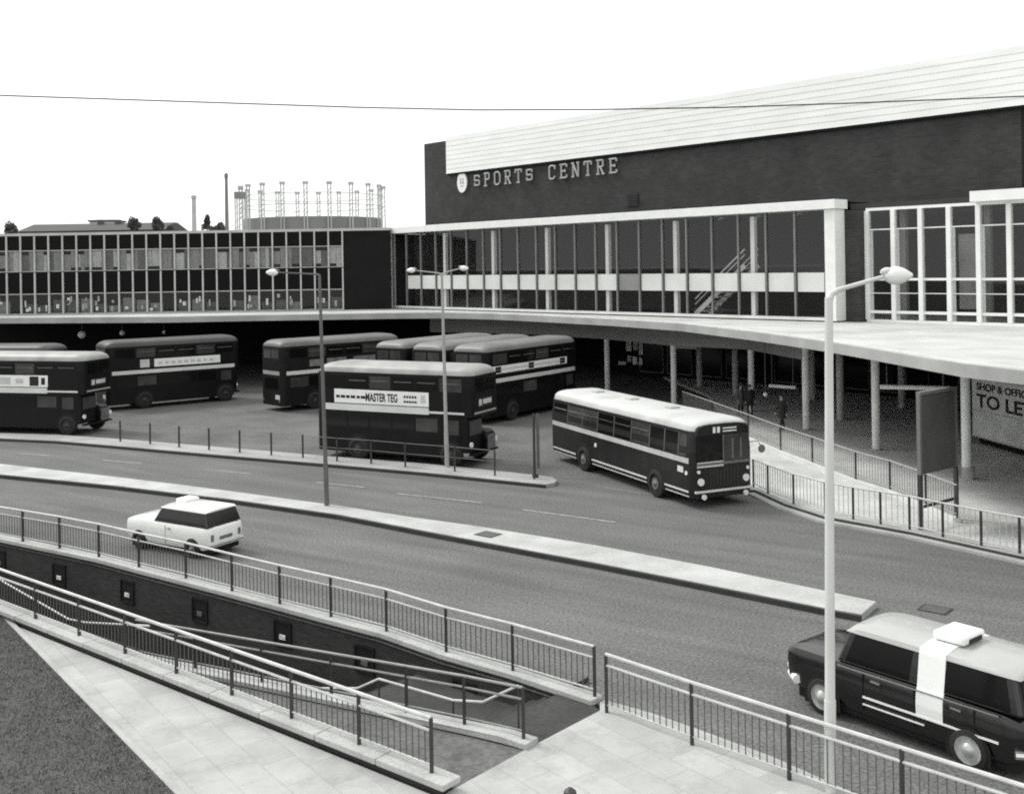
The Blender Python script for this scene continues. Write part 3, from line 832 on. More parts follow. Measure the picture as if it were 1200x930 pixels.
# ------------------------------------------------------------------ right hand window wing
WD = 1.5
PR = sp(TE+.62, -1.35)
def rp(s, o=0.0, z=0.0): return PR + DS*s + NS*o + Vector((0, 0, z))
def rbox(mb, ta, tb, oa, ob, za, zb, m=0):
    mb.hexa([rp(ta, oa, za), rp(tb, oa, za), rp(tb, ob, za), rp(ta, ob, za), rp(ta, oa, zb), rp(tb, oa, zb), rp(tb, ob, zb), rp(ta, ob, zb)], m)
wing = thing('window_wing', 'wing of tall white mullioned windows at the right end of the gallery', 'building', rp(8, 0, FL))
WT = 10.85; WB = CT-.1
mb = MB(); rbox(mb, .01, .86, .54, -.3, WB+.1, WT+.05); mb.build('brick_panel', HALLBRICK, wing, world=True)
mb = MB(); rbox(mb, -.0, 30, -6.5, -6.8, WB, WT); mb.build('rear_wall', INTERIOR, wing, world=True)
mb = MB(); rbox(mb, -.0, 30, -.05, -6.5, WT+.1, WT+.4); mb.build('ceiling', INTERIOR, wing, world=True)
mb = MB(); rbox(mb, 0, 30, -.0, -6.5, WB-.3, WB+.02); mb.build('floor', FLOORIN, wing, world=True)
mb = MB(); rbox(mb, .95, 30, .12, -.1, WT-.02, WT+.12); mb.build('head_rail', WHITE, wing, world=True)
mb = MB(); rbox(mb, .95, 30, .16, -.1, WB, WB+.22); mb.build('sill', WHITE, wing, world=True)
mb = MB(); rbox(mb, 6.6, 30, .7, -5, WT+.125, WT+.62); mb.build('roof_slab', WHITE, wing, world=True)
wb = 1.43
for k in range(14):
    a = 1.0 + k*wb; b = a+wb
    mb = MB()
    rbox(mb, a-.11, a+.11, .18, -.12, WB+.22, WT-.02, 0)
    rbox(mb, a+.11, a+.22, -.05, -.12, WB+.22, WT-1.0, 0) if k % 3 != 2 else None
    for (za, zb, dd) in ((7.28, 7.40, .08), (5.62, 5.76, .10), (9.84, 9.90, .03), (6.62, 6.66, .02)):
        rbox(mb, a+.11, b-.11, dd, -.06, za, zb, 0)
    mb.poly([rp(a+.11, 0.01, WB+.22), rp(b-.11, .01, WB+.22), rp(b-.11, .01, WT), rp(a+.11, .01, WT)], 1)
    fw = mb.build('window', [WMULL, GLASS], wing, world=True)
    if k in (3, 6, 7, 10):
        mb = MB(); rbox(mb, a+.3, b-.15, -.25, -.28, 7.5 if k != 3 else 5.9, 9.7 if k != 3 else 9.5)
        MBo = mb.build('curtain', mat('net_curtain', .2, .9, .25, 1.2), wing, world=True)
for k in range(5):
    mb = MB(); rbox(mb, 2.1+k*4.29, 2.4+k*4.29, -1.2, -1.5, WB, WT+.1); mb.build('pillar', mat('cream_pillar', .30, .7, .05, 1), wing, world=True)

# ------------------------------------------------------------------ big brick hall behind
SB = 8.0
def hp(t, o=0.0, z=0.0): return P0 + DS*t - NS*(SB) + NS*o + Vector((0, 0, z))
def hbox(mb, ta, tb, oa, ob, za, zb, m=0):
    mb.hexa([hp(ta, oa, za), hp(tb, oa, za), hp(tb, ob, za), hp(ta, ob, za), hp(ta, oa, zb), hp(tb, oa, zb), hp(tb, ob, zb), hp(ta, ob, zb)], m)
def t_at(px, py):
    q = on_plane(px, py, hp(0), DS); return (Vector((q.x, q.y, 0))-hp(0)).dot(DS), q.z
tL, zL = t_at(497, 169); tC, zC = t_at(526, 202); tR, zR = t_at(1196, 126)
HT = zL
hall = thing('sports_hall', 'windowless dark brick sports hall with white cladding band', 'building', hp((tL+tR)/2, 0, CT))
mb = MB(); hbox(mb, tL, tR+.0, 0, -40, CT, 16.2); hbox(mb, tL, tC-.02, 0, -40, 16.2, HT); mb.build('wall', HALLBRICK, hall, world=True)
mb = MB(); hbox(mb, tR+.02, tR+12, -.6, -40, CT, 16.2); mb.build('return_wall', HALLBRICK, hall, world=True)
mb = MB()
nb_ = 8; z0 = 16.2; z1 = 19.3; dzz = (z1-z0)/nb_
for k in range(nb_):
    za, zb = z0+k*dzz, z0+(k+1)*dzz
    pts = []
    ta, tb = tC, tR+12
    mb.hexa([hp(ta, .288, za), hp(tb, .288, za), hp(tb, -40, za), hp(ta, -40, za), hp(ta, .27, zb-.003), hp(tb, .27, zb-.003), hp(tb, -40, zb-.003), hp(ta, -40, zb-.003)])
mb.build('cladding', CLAD, hall, world=True)
mb = MB(); hbox(mb, tC+.03, tR+12, .20, .02, 16.05, 16.19); mb.build('cladding_flashing', DARKPANEL, hall, world=True)
mb = MB(); tv, zv = t_at(742, 234); hbox(mb, tv-.5, tv+.5, .05, 0.004, zv-.5, zv+.45)
for k in range(5): hbox(mb, tv-.45, tv+.45, .08, .051, zv-.42+.17*k, zv-.33+.17*k)
mb.build('air_vent', mat('vent_metal', .022, .8, .2, 2), hall, world=True)
# lettering: slab serif capitals from bars
GL = {'S': [((.85, .85), (.15, .85)), ((.15, .85), (.15, .5)), ((.15, .5), (.85, .5)), ((.85, .5), (.85, .15)), ((.85, .15), (.15, .15)), ((.85, .85), (.85, .66)), ((.15, .15), (.15, .34))],
      'P': [((.25, 0), (.25, 1)), ((.08, .03), (.5, .03)), ((.08, .95), (.8, .95)), ((.8, .95), (.8, .5)), ((.8, .5), (.25, .5))],
      'O': [((.12, .2), (.12, .8)), ((.88, .2), (.88, .8)), ((.3, .95), (.7, .95)), ((.3, .05), (.7, .05)), ((.12, .8), (.3, .95)), ((.7, .95), (.88, .8)), ((.88, .2), (.7, .05)), ((.3, .05), (.12, .2))],
      'R': [((.22, 0), (.22, 1)), ((.05, .04), (.4, .04)), ((.05, .95), (.8, .95)), ((.8, .95), (.8, .52)), ((.8, .52), (.22, .52)), ((.5, .5), (.85, .05)), ((.7, .04), (1, .04))],
      'T': [((.5, 0), (.5, 1)), ((.08, .95), (.92, .95)), ((.3, .04), (.7, .04)), ((.08, .95), (.08, .72)), ((.92, .95), (.92, .72))],
      'C': [((.15, .2), (.15, .8)), ((.3, .95), (.75, .95)), ((.3, .05), (.75, .05)), ((.15, .8), (.3, .95)), ((.3, .05), (.15, .2)), ((.88, .97), (.88, .68)), ((.75, .05), (.9, .2)), ((.75, .95), (.88, .85))],
      'E': [((.2, 0), (.2, 1)), ((.05, .95), (.88, .95)), ((.05, .05), (.88, .05)), ((.2, .5), (.66, .5)), ((.88, .95), (.88, .75)), ((.88, .05), (.88, .25)), ((.66, .6), (.66, .4))],
      'N': [((.18, 0), (.18, 1)), ((.82, 0), (.82, 1)), ((.18, 1), (.82, 0)), ((.02, .96), (.3, .96)), ((.02, .04), (.34, .04)), ((.66, .96), (.98, .96))]}
tS, zS0 = t_at(557, 221); tE, zE0 = t_at(728, 203)
zbase = (zS0+zE0)/2 + .06; lh = 1.10
words_ = 'SPORTS CENTRE'; step_ = (tE-tS)/(len(words_)-.18)
for i, ch in enumerate(words_):
    if ch == ' ': continue
    mb = MB()
    for j, (a, b) in enumerate(GL[ch]):
        wl = step_*.66
        q = lambda p: hp(tS+i*step_+p[0]*wl, .16+.0007*j, zbase+p[1]*lh)
        mb.bar(q(a), q(b), .10, .115) if abs(a[0]-b[0]) > .05 else mb.bar(q(a), q(b), .13, .10)
    mb.build('sign_letter', mat('sign_letter_paint', .42, .5, .08, 1), hall, world=True)
tM, zM = t_at(543, 214)
mb = MB(); c = hp(tM, .05, zM)
ring = []
for k in range(24):
    an = 2*math.pi*k/24
    ring.append((math.cos(an)*.62, math.sin(an)*.85))
for oo, mm in ((.06, 0),):
    A = [c + DS*x + NS*0 + Vector((0, 0, y)) for x, y in ring]; B = [p + NS*.12 for p in A]
    mb.loft([A, B], 0)
em = mb.build('emblem', WHITE, hall, world=True)
mb = MB(Matrix.Translation(hall.location).inverted())
for (x, y, w_, h_) in ((0, .28, .5, .07), (-.2, .05, .07, .4), (.2, .05, .07, .4), (0, -.3, .42, .07), (0, 0, .16, .16)):
    q = c + DS*x + NS*.126 + Vector((0, 0, y))
    mb.bar(q-DS*w_/2, q+DS*w_/2, .02, h_)
mb.build('emblem_mark', mat('emblem_grey', .35, .6, .05, 1), em)

# ------------------------------------------------------------------ left office wing
OY = 82.0
off = thing('office_wing', 'two storey dark glazed office wing with pale mullions on the left', 'building', (-28, OY, CT))
XR = at_depth(402, 320, OY).x; XE = at_depth(458, 320, OY).x - .02
XL = -52.0
mb = MB(); mb.box(XL, XE, OY-.12, OY+13, 11.22, 11.42); mb.build('roof', MULL, off, world=True)
mb = MB(); mb.box(XR+.06, XE, OY-.02, OY+.3, CT, 11.22); mb.build('end_wall', DARKPANEL, off, world=True)
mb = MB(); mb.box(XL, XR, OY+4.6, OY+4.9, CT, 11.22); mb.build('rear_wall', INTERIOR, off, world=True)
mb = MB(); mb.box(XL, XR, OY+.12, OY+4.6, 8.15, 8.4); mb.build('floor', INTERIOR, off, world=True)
bw_ = 1.075; n_b = int((XR-XL)/bw_)
rng = random.Random(11)
for k in range(n_b):
    b = XR - k*bw_; a = b - bw_
    for (d0, d1, g0, g1, up_) in ((10.1, 11.21, 8.45, 10.04, 1), (6.78, 8.39, CT+.02, 6.72, 0)):
        mb = MB()
        mb.box(b-.055, b+.055, OY-.16, OY+.05, g0, d1, 0)
        mb.box(a+.055, b-.055, OY-.02, OY+.05, d0, d1, 1)
        mb.box(a+.055, b-.055, OY-.07, OY+.05, g1, d0, 0) 
        mb.box(a+.055, b-.055, OY-.07, OY+.05, g0, g0+.05, 0)
        mb.poly([(a+.055, OY, g0+.05), (b-.055, OY, g0+.05), (b-.055, OY, g1), (a+.055, OY, g1)], 2)
        w_ = mb.build('window', [MULL, SPANDREL, OGLASS], off, world=True)
        inv = Matrix.Translation(off.location).inverted()
        r_ = rng.random()
        if up_ and r_ < .93 or (not up_ and r_ < .75):
            cms = [mat('cloth_%d' % q, v_, .9, .35, 2.5, stretch=(6, 1, 1)) for q, v_ in enumerate((.12, .26, .45, .85))]
            if up_:
                x_ = a+.06
                while x_ < b-.12:
                    x2 = min(b-.06, x_+rng.uniform(.2, .75))
                    lo = g0+rng.choice((.06, .06, .06, .3)); hi = g1-rng.choice((.02, .02, .3))
                    MB(inv).box(x_, x2-.02, OY+.06, OY+.08, lo, hi).build('curtain', rng.choice(cms[:3]+cms[1:3]), w_); x_ = x2
            else:
                MB(inv).box(a+.06, b-.06, OY+.5, OY+.52, g0+.06, g0+rng.uniform(.5, 1.2)).build('curtain', cms[rng.choice((0, 1))], w_)
                for q in range(rng.choice((1, 2, 3))):
                    x_ = a+rng.uniform(.06, .75); z_ = g0+rng.uniform(.1, 1.0)
                    MB(inv).box(x_, x_+rng.uniform(.1, .25), OY+.1, OY+.16, z_, z_+rng.uniform(.2, .5)).build('ornament', rng.choice(cms[2:]), w_)

# ------------------------------------------------------------------ vehicles helpers
def wheel(parent, x, y, r, w, hub_r, hubm=HUB):
    s_ = 1 if y > 0 else -1
    mb = MB()
    rings = []
    for (yy, rr) in ((-w/2, r*.72), (-w/2+.02, r*.94), (-w/2+.05, r), (w/2-.05, r), (w/2-.02, r*.94), (w/2, r*.72), (w/2-.045, r*.69)):
        rings.append([(x+math.cos(2*math.pi*k/24)*rr, y+s_*yy, r+math.sin(2*math.pi*k/24)*rr) for k in range(24)])
    mb.loft(rings); wl = mb.build('wheel', TYRE, parent, smooth=True)
    mb = MB(); rings = []
    for (yy, rr) in ((w/2-.06, hub_r), (w/2-.02, hub_r), (w/2-.03, hub_r*.75), (w/2-.015, hub_r*.5), (w/2+.03, hub_r*.35), (w/2+.05, hub_r*.1)):
        rings.append([(x+math.cos(2*math.pi*k/20)*rr, y+s_*yy, r+math.sin(2*math.pi*k/20)*rr) for k in range(20)])
    mb.loft(rings); mb.build('hub', hubm, wl, smooth=True)
def disc(parent, name, c, axis, r, d, m, n=20):
    c = Vector(c); a = Vector(axis)
    return MB().tube(c, c+a*d, r, n).build(name, m, parent, smooth=True)
def arch(parent, x, y, r, zc):
    s_ = 1 if y > 0 else -1
    mb = MB(); A = []
    for k in range(13):
        an = math.pi*k/12; A.append((x+math.cos(an)*r, zc+math.sin(an)*r))
    A = [(x+r, zc-.18)] + A + [(x-r, zc-.18)]
    f0 = [(px_, y, pz) for px_, pz in A]; f1 = [(px_, y+s_*.006, pz) for px_, pz in A]
    mb.loft([f0, f1]); return mb.build('wheel_arch', BLACK, parent)
def end_stations(L, r, both=True, n=5):
    st = []
    for k in range(n+1):
        th = math.pi/2*k/n
        st.append((-L/2 + r - r*math.cos(math.pi/2-th) if False else -L/2 + r*(1-math.sin(th)), r*(1-math.cos(math.pi/2-th)) if False else r*(1-math.sin(math.pi/2-th))))
    # from the tip inward: x=-L/2 (th=90) ... x=-L/2+r (th=0)
    st = [( -L/2 + r*(1-math.sin(math.pi/2*(1-k/n))), r*(1-math.cos(math.pi/2*(1-k/n))) ) for k in range(n+1)]
    return st + [(-x, q) for x, q in reversed(st)]
def place(front, rear, width, side):
    """heading and centre for a vehicle from the ground ends of its visible side ('R' or 'L')"""
    f, r_ = Vector((front[0], front[1], 0)), Vector((rear[0], rear[1], 0))
    h = (f-r_).normalized(); left = Vector((-h.y, h.x, 0))
    c = (f+r_)/2 + (left if side == 'R' else -left)*width/2
    return c, math.atan2(h.y, h.x), (f-r_).length

def double_decker(label, front, rear, roofm, body=BUSD, ad=None, L=None, band_full=True, front_detail=True, group='double deck buses waiting in the yard'):
    Wd = 2.44; w = Wd/2; Ht = 4.18
    c, hd, LL = place(front, rear, Wd, 'R'); L = L or LL
    t = thing('double_decker_bus', label, 'bus', (c.x, c.y, .006), hd, group)
    h = L/2
    st = end_stations(L-.06, .34)
    zr = 3.80
    # upper deck shell
    mb = MB(); rings = []
    for x, q in st:
        ww = w - q*.75
        rings.append([(x, -ww, 2.08), (x, ww, 2.08), (x, ww, 3.3), (x, ww-.02, zr), (x, -ww+.02, zr), (x, -ww, 3.3)])
    mb.loft(rings)
    # lower saloon
    st2 = [s_ for s_ in end_stations(L-.06, .3) if s_[0] < 0] + [(h-1.45, 0)]
    rings = []
    for x, q in st2:
        ww = w - q*.75
        rings.append([(x, -ww, .34), (x, ww, .34), (x, ww, 1.3), (x, ww, 2.078), (x, -ww, 2.078), (x, -ww, 1.3)])
    mb.loft(rings)
    # driver's cab, offside half
    rings = []
    for x, q, zt_ in ((h-1.449, 0, 2.077), (h-.45, 0, 2.077), (h-.30, .04, 2.077), (h-.24, .10, 1.95)):
        rings.append([(x, -w+q, .62), (x, .08, .62), (x, .08, zt_), (x, -w+q, zt_)])
    mb.loft(rings)
    mb.build('body', body, t, bevel=.03)
    # roof dome
    mb = MB(); rings = []
    for x, q in end_stations(L-.06, .62, n=7):
        ww = w - q*.55; hz = Ht - q*.50
        ring_ = []
        for k in range(11):
            an = math.pi*k/10
            ring_.append((x, -(ww-.012)*math.copysign(abs(math.cos(an))**.5, math.cos(an)), zr-.0 + (hz-zr)*math.sin(an)**.75))
        rings.append(ring_)
    mb.loft(rings); mb.build('roof', roofm, t, smooth=True, angle=60)
    # bonnet and radiator, nearside half
    if front_detail:
        mb = MB(); rings = []
        for x, zt_, q in ((h-1.44, 1.42, 0), (h-.3, 1.38, 0), (h-.12, 1.30, .05), (h-.06, 1.2, .10)):
            rings.append([(x, .14, .55), (x, 1.02-q, .55), (x, 1.02-q, zt_-.12), (x, .9-q, zt_), (x, .26, zt_), (x, .14, zt_-.12)])
        mb.loft(rings); mb.build('bonnet', body, t, bevel=.02)
        mb = MB(); mb.box(h-.058, h-.03, .22, .88, .6, 1.2); 
        for k in range(8): mb.box(h-.0295, h-.015, .26+.075*k, .29+.075*k, .64, 1.16)
        mb.build('radiator', mat('radiator_metal', .25, .4, .2, 4, metal=.5), t)
        mb = MB(); rings = []
        for k in range(9):
            an = math.pi*k/8
            rings.append([(h-1.02+math.cos(an)*.62, yy, .52+math.sin(an)*.62) for yy in (1.0, 1.2)] + [(h-1.02+math.cos(an)*.56, yy, .52+math.sin(an)*.56) for yy in (1.2, 1.0)])
        mb.loft(rings); mb.build('mudguard', body, t)
        mb = MB(); mb.box(h-.235, h-.226, -1.0, .02, 1.32, 1.92); mb.build('windscreen', BGLASS2, t)
        mb = MB(); mb.box(h-.033, h-.026, -.62, .62, 2.45, 2.85); mb.build('destination_box', INK, t)
        mb = MB(); mb.box(h-.0255, h-.02, -.2, .55, 2.56, 2.76); mb.box(h-.0255, h-.02, -.55, -.3, 2.52, 2.78); mb.build('destination_blind', PAPERG, t)
        for y_ in (-.98, .95): disc(t, 'headlight', (h-.20 if y_ < 0 else h-.16, y_, .95), (1, 0, 0), .11, .06 if y_ < 0 else .14, LAMPW)
        mb = MB(); mb.box(h-.25, h-.02, -1.1, 1.1, .50, .58); mb.build('bumper', body, t)
    # upper front and rear windows
    for (xx, s_) in ((h-.03, 1), (-h+.03, -1)):
        for (ya, yb) in ((-.84, -.06), (.06, .84)):
            mb = MB(); mb.box(min(xx, xx+s_*.008), max(xx, xx+s_*.008), ya, yb, 3.10, 3.66); mb.build('window', BGLASS2 if s_ < 0 else BGLASS, t)
    mb = MB(); mb.box(-h+.022, -h+.03, -.75, .75, 1.3, 1.95); mb.build('rear_window', BGLASS, t)
    mb = MB(); mb.box(-h+.018, -h+.03, -.95, -.45, .72, .98); mb.build('number_plate', PAPERG, t)
    for y_ in (-1.0, 1.0): disc(t, 'tail_light', (-h+.03, y_*.9, .62), (-1, 0, 0), .06, .03, HUB)
    # side windows
    for s_ in (-1, 1):
        n_ = 6; xa, xb = -h+.5, h-.42; pw = (xb-xa)/n_
        for k in range(n_):
            mb = MB(); mb.box(xa+k*pw+.05, xa+(k+1)*pw-.05, s_*w-.004, s_*w+.006, 3.12, 3.66)
            o = mb.build('window', BGLASS2 if (k*7+int(L*10)) % 3 == 0 else BGLASS, t)
        mb = MB()
        for k in range(1, n_): mb.box(xa+k*pw+.05+.1, xa+k*pw+pw-.15, min(s_*(w+.0065), s_*(w+.018)), max(s_*(w+.0065), s_*(w+.018)), 3.44, 3.47)
        mb.build('window_rail', HUB, t)
        n_ = 5; xa, xb = -h+.55, h-1.6; pw = (xb-xa)/n_
        for k in range(n_):
            mb = MB(); mb.box(xa+k*pw+.05, xa+(k+1)*pw-.05, s_*w-.004, s_*w+.006, 1.42, 1.98); mb.build('window', BGLASS2 if (k*3+int(L*10)) % 5 == 1 else BGLASS, t)
    mb = MB(); mb.box(h-1.3, h-.62, -w-.006, -w+.004, 1.35, 1.95); mb.build('cab_window', BGLASS2, t)
    # cream band
    for s_ in (-1, 1):
        mb = MB(); xe = h-.4 if band_full else h-.26*L
        mb.box(-h+.34, xe, min(s_*w, s_*(w+.012)), max(s_*w, s_*(w+.012)), 2.14, 2.42 if not band_full else 2.36)
        mb.build('band', CREAM, t)
        if not band_full:
            mb = MB(); mb.box(xe+.004, h-.36, min(s_*w, s_*(w+.012)), max(s_*w, s_*(w+.012)), 2.20, 2.29); mb.build('moulding', CREAM, t)
    mb = MB(); mb.box(h-.028, h-.012, -.95, .95, 2.20, 2.28); mb.build('front_moulding', mat('dull_cream', .3, .5, .1, 2), t)
    mb = MB(); mb.box(-h+.012, -h+.028, -.95, .95, 2.14, 2.36); mb.build('rear_band', mat('dull_cream', .3, .5, .1, 2), t)
    if ad: ad(t, h, w)
    for x in (h-1.02, -h+2.25):
        for y_ in (-1, 1):
            arch(t, x, y_*w, .60, .56); wheel(t, x, y_*(w-.08), .50, .28, .22, mat('dark_hub', .02, .6, .2, 4))
    return t

def advert(x0, x1, z0=2.46, z1=3.06, kind=0):
    def f(t, h, w):
        L = 2*h; xa, xb = -h+x0*L, -h+x1*L
        y = -w-.014
        mb = MB(); mb.box(xa, xb, y, -w+.002, z0, z1); a = mb.build('advert_board', PAPER, t)
        def blk(u0, u1, v0, v1, m=INK):
            MB().box(xa+(xb-xa)*u0, xa+(xb-xa)*u1, y-.006, y-.0005, z0+(z1-z0)*v0, z0+(z1-z0)*v1).build('advert_mark', m, a)
        if kind == 0:      # large advert with bold black lettering in the middle
            hh = z1-z0
            text_obj('lettering', 'MASTER TEG', hh*.80, INK, a, (xa+(xb-xa)*.34, y-.004, z0+hh*.22), (1, 0, 0), .003, .013, sx=.60)
            for k, (u0, u1) in enumerate(((.02, .06), (.07, .12), (.13, .17), (.18, .23), (.245, .28), (.29, .34))): blk(u0, u1, .36, .56)
            for k in range(5): blk(.745+.028*k, .765+.028*k, .55, .72); blk(.745+.028*k, .768+.028*k, .22, .36)
            blk(.92, .97, .25, .8, PAPERG)
        elif kind == 1:
            blk(.0, .10, .02, .98, PAPERG); blk(.11, .17, .0, 1.0)
            for k in range(9): blk(.22+.08*k, .27+.08*k, .3, .62, PAPERG)
        elif kind == 2:    # strip of poster with three dark emblems
            blk(.05, .95, .42, .58, PAPERG)
            for u in (.05, .47, .90): blk(u, u+.07, .1, .9)
            blk(.0, .98, -.22, -.1)
        elif kind == 3:
            blk(.25, .42, .2, .8, PAPERG); blk(.72, .86, .1, .9); blk(.9, .96, .2, .8)
            blk(.5, .62, .3, .7, PAPERG)
    return f
def grey_panels(t, h, w):
    L = 2*h; y = -w-.01
    for (u0, u1) in ((.22, .32), (.36, .52), (.58, .8)):
        MB().box(-h+u0*L, -h+u1*L, y, -w+.002, 2.55, 2.95).build('advert_board', mat('faded_advert', .16, .7, .35, 2.5), t)

# ---- the buses, by the ground line of their visible offside
double_decker('double deck half cab bus with cream roof and large lettered advert, front of the yard',
              gp(554, 550), gp(371, 535), CREAMR, ad=advert(.13, .74, kind=0), band_full=False)
f1 = gp(99, 511); r1 = f1 - Vector((.965, -.26, 0)).normalized()*8.4
double_decker('double deck bus with bright cream roof cut by the left picture edge', f1, r1, CREAMR, ad=advert(.28, .745, kind=3), band_full=False)
f0 = Vector((-27.0, 61.6, 0)); r0 = f0 - Vector((.985, -.17, 0)).normalized()*8.4
double_decker('dark roofed double deck bus behind the leftmost cream roofed one', f0, r0, BROOF, body=BUSD2)
r2 = Vector((-24.3, 63.6, 0)); h2 = Vector((.80, .60, 0)).normalized()
double_decker('double deck bus with a white advert strip, under the office wing', r2+h2*8.4, r2, BROOF, ad=advert(.24, .84, 2.5, 2.98, kind=1), front_detail=True)
r3 = Vector((-13.5, 62.0, 0)); h3 = Vector((.74, .67, 0)).normalized()
double_decker('double deck bus with faded grey adverts, rear to the yard', r3+h3*8.6, r3, mat('pale_brown_roof', .13, .5, .2, .9, stain=.2), body=BUSD2, ad=grey_panels)
h6 = Vector((.58, .815, 0)).normalized(); l6 = Vector((-h6.y, h6.x, 0))
r6 = Vector((-1.4, 55.7, 0))
GR = mat('grey_bus_roof', .17, .5, .15, .9, stain=.2)
double_decker('double deck bus with striped poster strip behind the large advert bus', r6+h6*9.0, r6, GR, ad=advert(.04, .86, 2.62, 3.02, kind=2))
r5 = r6+l6*2.95+h6*.1
double_decker('middle double deck bus of the three parked side by side', r5+h6*8.8, r5, GR, body=BUSD2)
r4 = r6+l6*5.9+h6*.3
double_decker('furthest left double deck bus of the three parked side by side', r4+h6*8.8, r4, GR)

# ---- single deck coach
def single_decker():
    Wd = 2.5; w = Wd/2; Ht = 3.0
    front = gp(812, 598); hd_v = Vector((.405, -.914, 0)).normalized()
    rear = front - hd_v*10.9
    c, hd, L = place(front, rear, Wd, 'R')
    t = thing('single_decker_bus', 'dark single deck bus with white roof turning out of the yard', 'bus', (c.x, c.y, 0), hd)
    h = L/2
    st = end_stations(L, .28)
    mb = MB(); rings = []
    for x, q in st:
        ww = w - q*.85
        rings.append([(x, -ww+.04, .36), (x, ww-.04, .36), (x, ww, .6), (x, ww, 1.9), (x, ww-.07, 2.62), (x, -ww+.07, 2.62), (x, -ww, 1.9), (x, -ww, .6)])
    mb.loft(rings); mb.build('body', SBUSD, t, bevel=.03)
    mb = MB(); rings = []
    for x, q in end_stations(L-.02, .5, n=7):
        ww = w-.075 - q*.5; hz = Ht - q*.30
        if x > h-.02: hz = min(hz, 2.9)
        rings.append([(x, -ww*math.copysign(abs(math.cos(math.pi*k/12))**.5, math.cos(math.pi*k/12)), 2.622+(hz-2.622)*math.sin(math.pi*k/12)**.7) for k in range(13)])
    mb.loft(rings); mb.build('roof', WROOF, t, smooth=True, angle=60)
    # front dark peak above the windscreen
    mb = MB(); rings = []
    for x, q in ((h-.05, .05), (h+.015, .1)):
        rings.append([(x, -(w-.10-q)*math.copysign(abs(math.cos(math.pi*k/12))**.5, math.cos(math.pi*k/12)), 2.50+(2.93-q-2.50)*math.sin(math.pi*k/12)**.6) for k in range(13)])
    mb.loft(rings); mb.build('front_dome', SBUSD, t, smooth=True)
    mb = MB(); mb.box(h+.016, h+.03, -.5, .62, 2.50, 2.78); mb.build('destination_box', INK, t)
    mb = MB()
    mb.box(h+.031, h+.036, -.02, .54, 2.56, 2.60); mb.box(h+.031, h+.036, -.02, .54, 2.66, 2.70); mb.box(h+.031, h+.036, -.42, -.32, 2.54, 2.74); mb.box(h+.031, h+.036, -.25, -.14, 2.54, 2.74)
    mb.build('destination_lettering', PAPER, t)
    # windscreen halves
    for (ya, yb, m_) in ((-1.10, -.02, BGLASS), (.02, 1.10, BGLASS2)):
        mb = MB(); mb.hexa([(h-.002, ya, 1.55), (h+.016, ya, 1.55), (h+.016, yb, 1.55), (h-.002, yb, 1.55), (h-.03, ya*.97, 2.46), (h+.012, ya*.97, 2.46), (h+.012, yb*.97, 2.46), (h-.03, yb*.97, 2.46)])
        mb.build('windscreen', m_, t)
    mb = MB(); mb.box(h-.0, h+.03, -1.08, 1.08, 1.46, 1.545); mb.box(h, h+.028, -.02, .02, 1.55, 2.46); mb.build('windscreen_trim', HUB, t)
    mb = MB(); mb.box(h-.0, h+.022, -1.06, .0, 1.40, 1.58); mb.build('front_band', CREAM, t)
    for k in range(5):
        mb = MB(); mb.box(h+.0165, h+.022, .18+.17*k, .24+.17*k, 1.62, 2.30); mb.build('door_reflection' if False else 'door_bar', HUB, t) if k in (1, 3) else None
    # windows along both sides
    for s_ in (-1, 1):
        xs = [-h+.35, -h+1.65, -h+2.95, -h+4.25, -h+5.55, -h+6.85, -h+8.15, -h+9.15, -h+10.05, h-.32]
        for k in range(len(xs)-1):
            a, b = xs[k]+.04, xs[k+1]-.04
            mb = MB()
            y0, y1 = s_*(w-.005), s_*(w-.062)
            mb.hexa([(a, y0-s_*.01, 1.76), (b, y0-s_*.01, 1.76), (b, y0+s_*.012, 1.76), (a, y0+s_*.012, 1.76), (a, y1-s_*.01, 2.50), (b, y1-s_*.01, 2.50), (b, y1+s_*.012, 2.50), (a, y1+s_*.012, 2.50)], 0)
            wdw = mb.build('window', BGLASS2 if k in (1, 2, 5, 8) else BGLASS, t)
            if k < 6:
                mb = MB(); mb.box(a+.05, b-.05, min(s_*(w-.03), s_*(w-.002)), max(s_*(w-.03), s_*(w-.002)), 2.26, 2.29); mb.build('vent_bar', CHROME, wdw)
        for x_ in xs[1:-1]:
            MB().bar((x_, s_*(w-.0), 1.75), (x_, s_*(w-.058), 2.52), .05, .03).build('window_pillar', mat('pillar_grey', .10, .4, .1, 2), t)
        mb = MB(); mb.box(-h+.25, h-.22, min(s_*(w-.01), s_*(w+.014)), max(s_*(w-.01), s_*(w+.014)), 1.53, 1.71); mb.build('waist_band', mat('dull_cream_paint', .48, .45, .12, 1.5), t)
        mb = MB()
        for a, b in ((-h+.3, -h+2.35), (-h+3.75, h-2.95), (h-1.75, h-.25)):
            mb.box(a, b, min(s_*(w-.006), s_*(w+.014)), max(s_*(w-.006), s_*(w+.014)), .55, .61)
            mb.box(a, b, min(s_*(w-.03), s_*(w-.016)), max(s_*(w-.03), s_*(w-.016)), .40, .43)
        mb.build('skirt_trim', CREAM, t)
    mb = MB(); mb.box(h-.9, h-.55, -w-.012, -w+.003, 1.18, 1.38); mb.build('side_panel', CREAM, t)
    disc(t, 'side_lamp', (h-.35, -w+.0, 1.2), (0, -1, 0), .07, .03, LAMPW)
    disc(t, 'filler_cap', (-h+4.1, -w+.0, 1.2), (0, -1, 0), .08, .03, LAMPW)
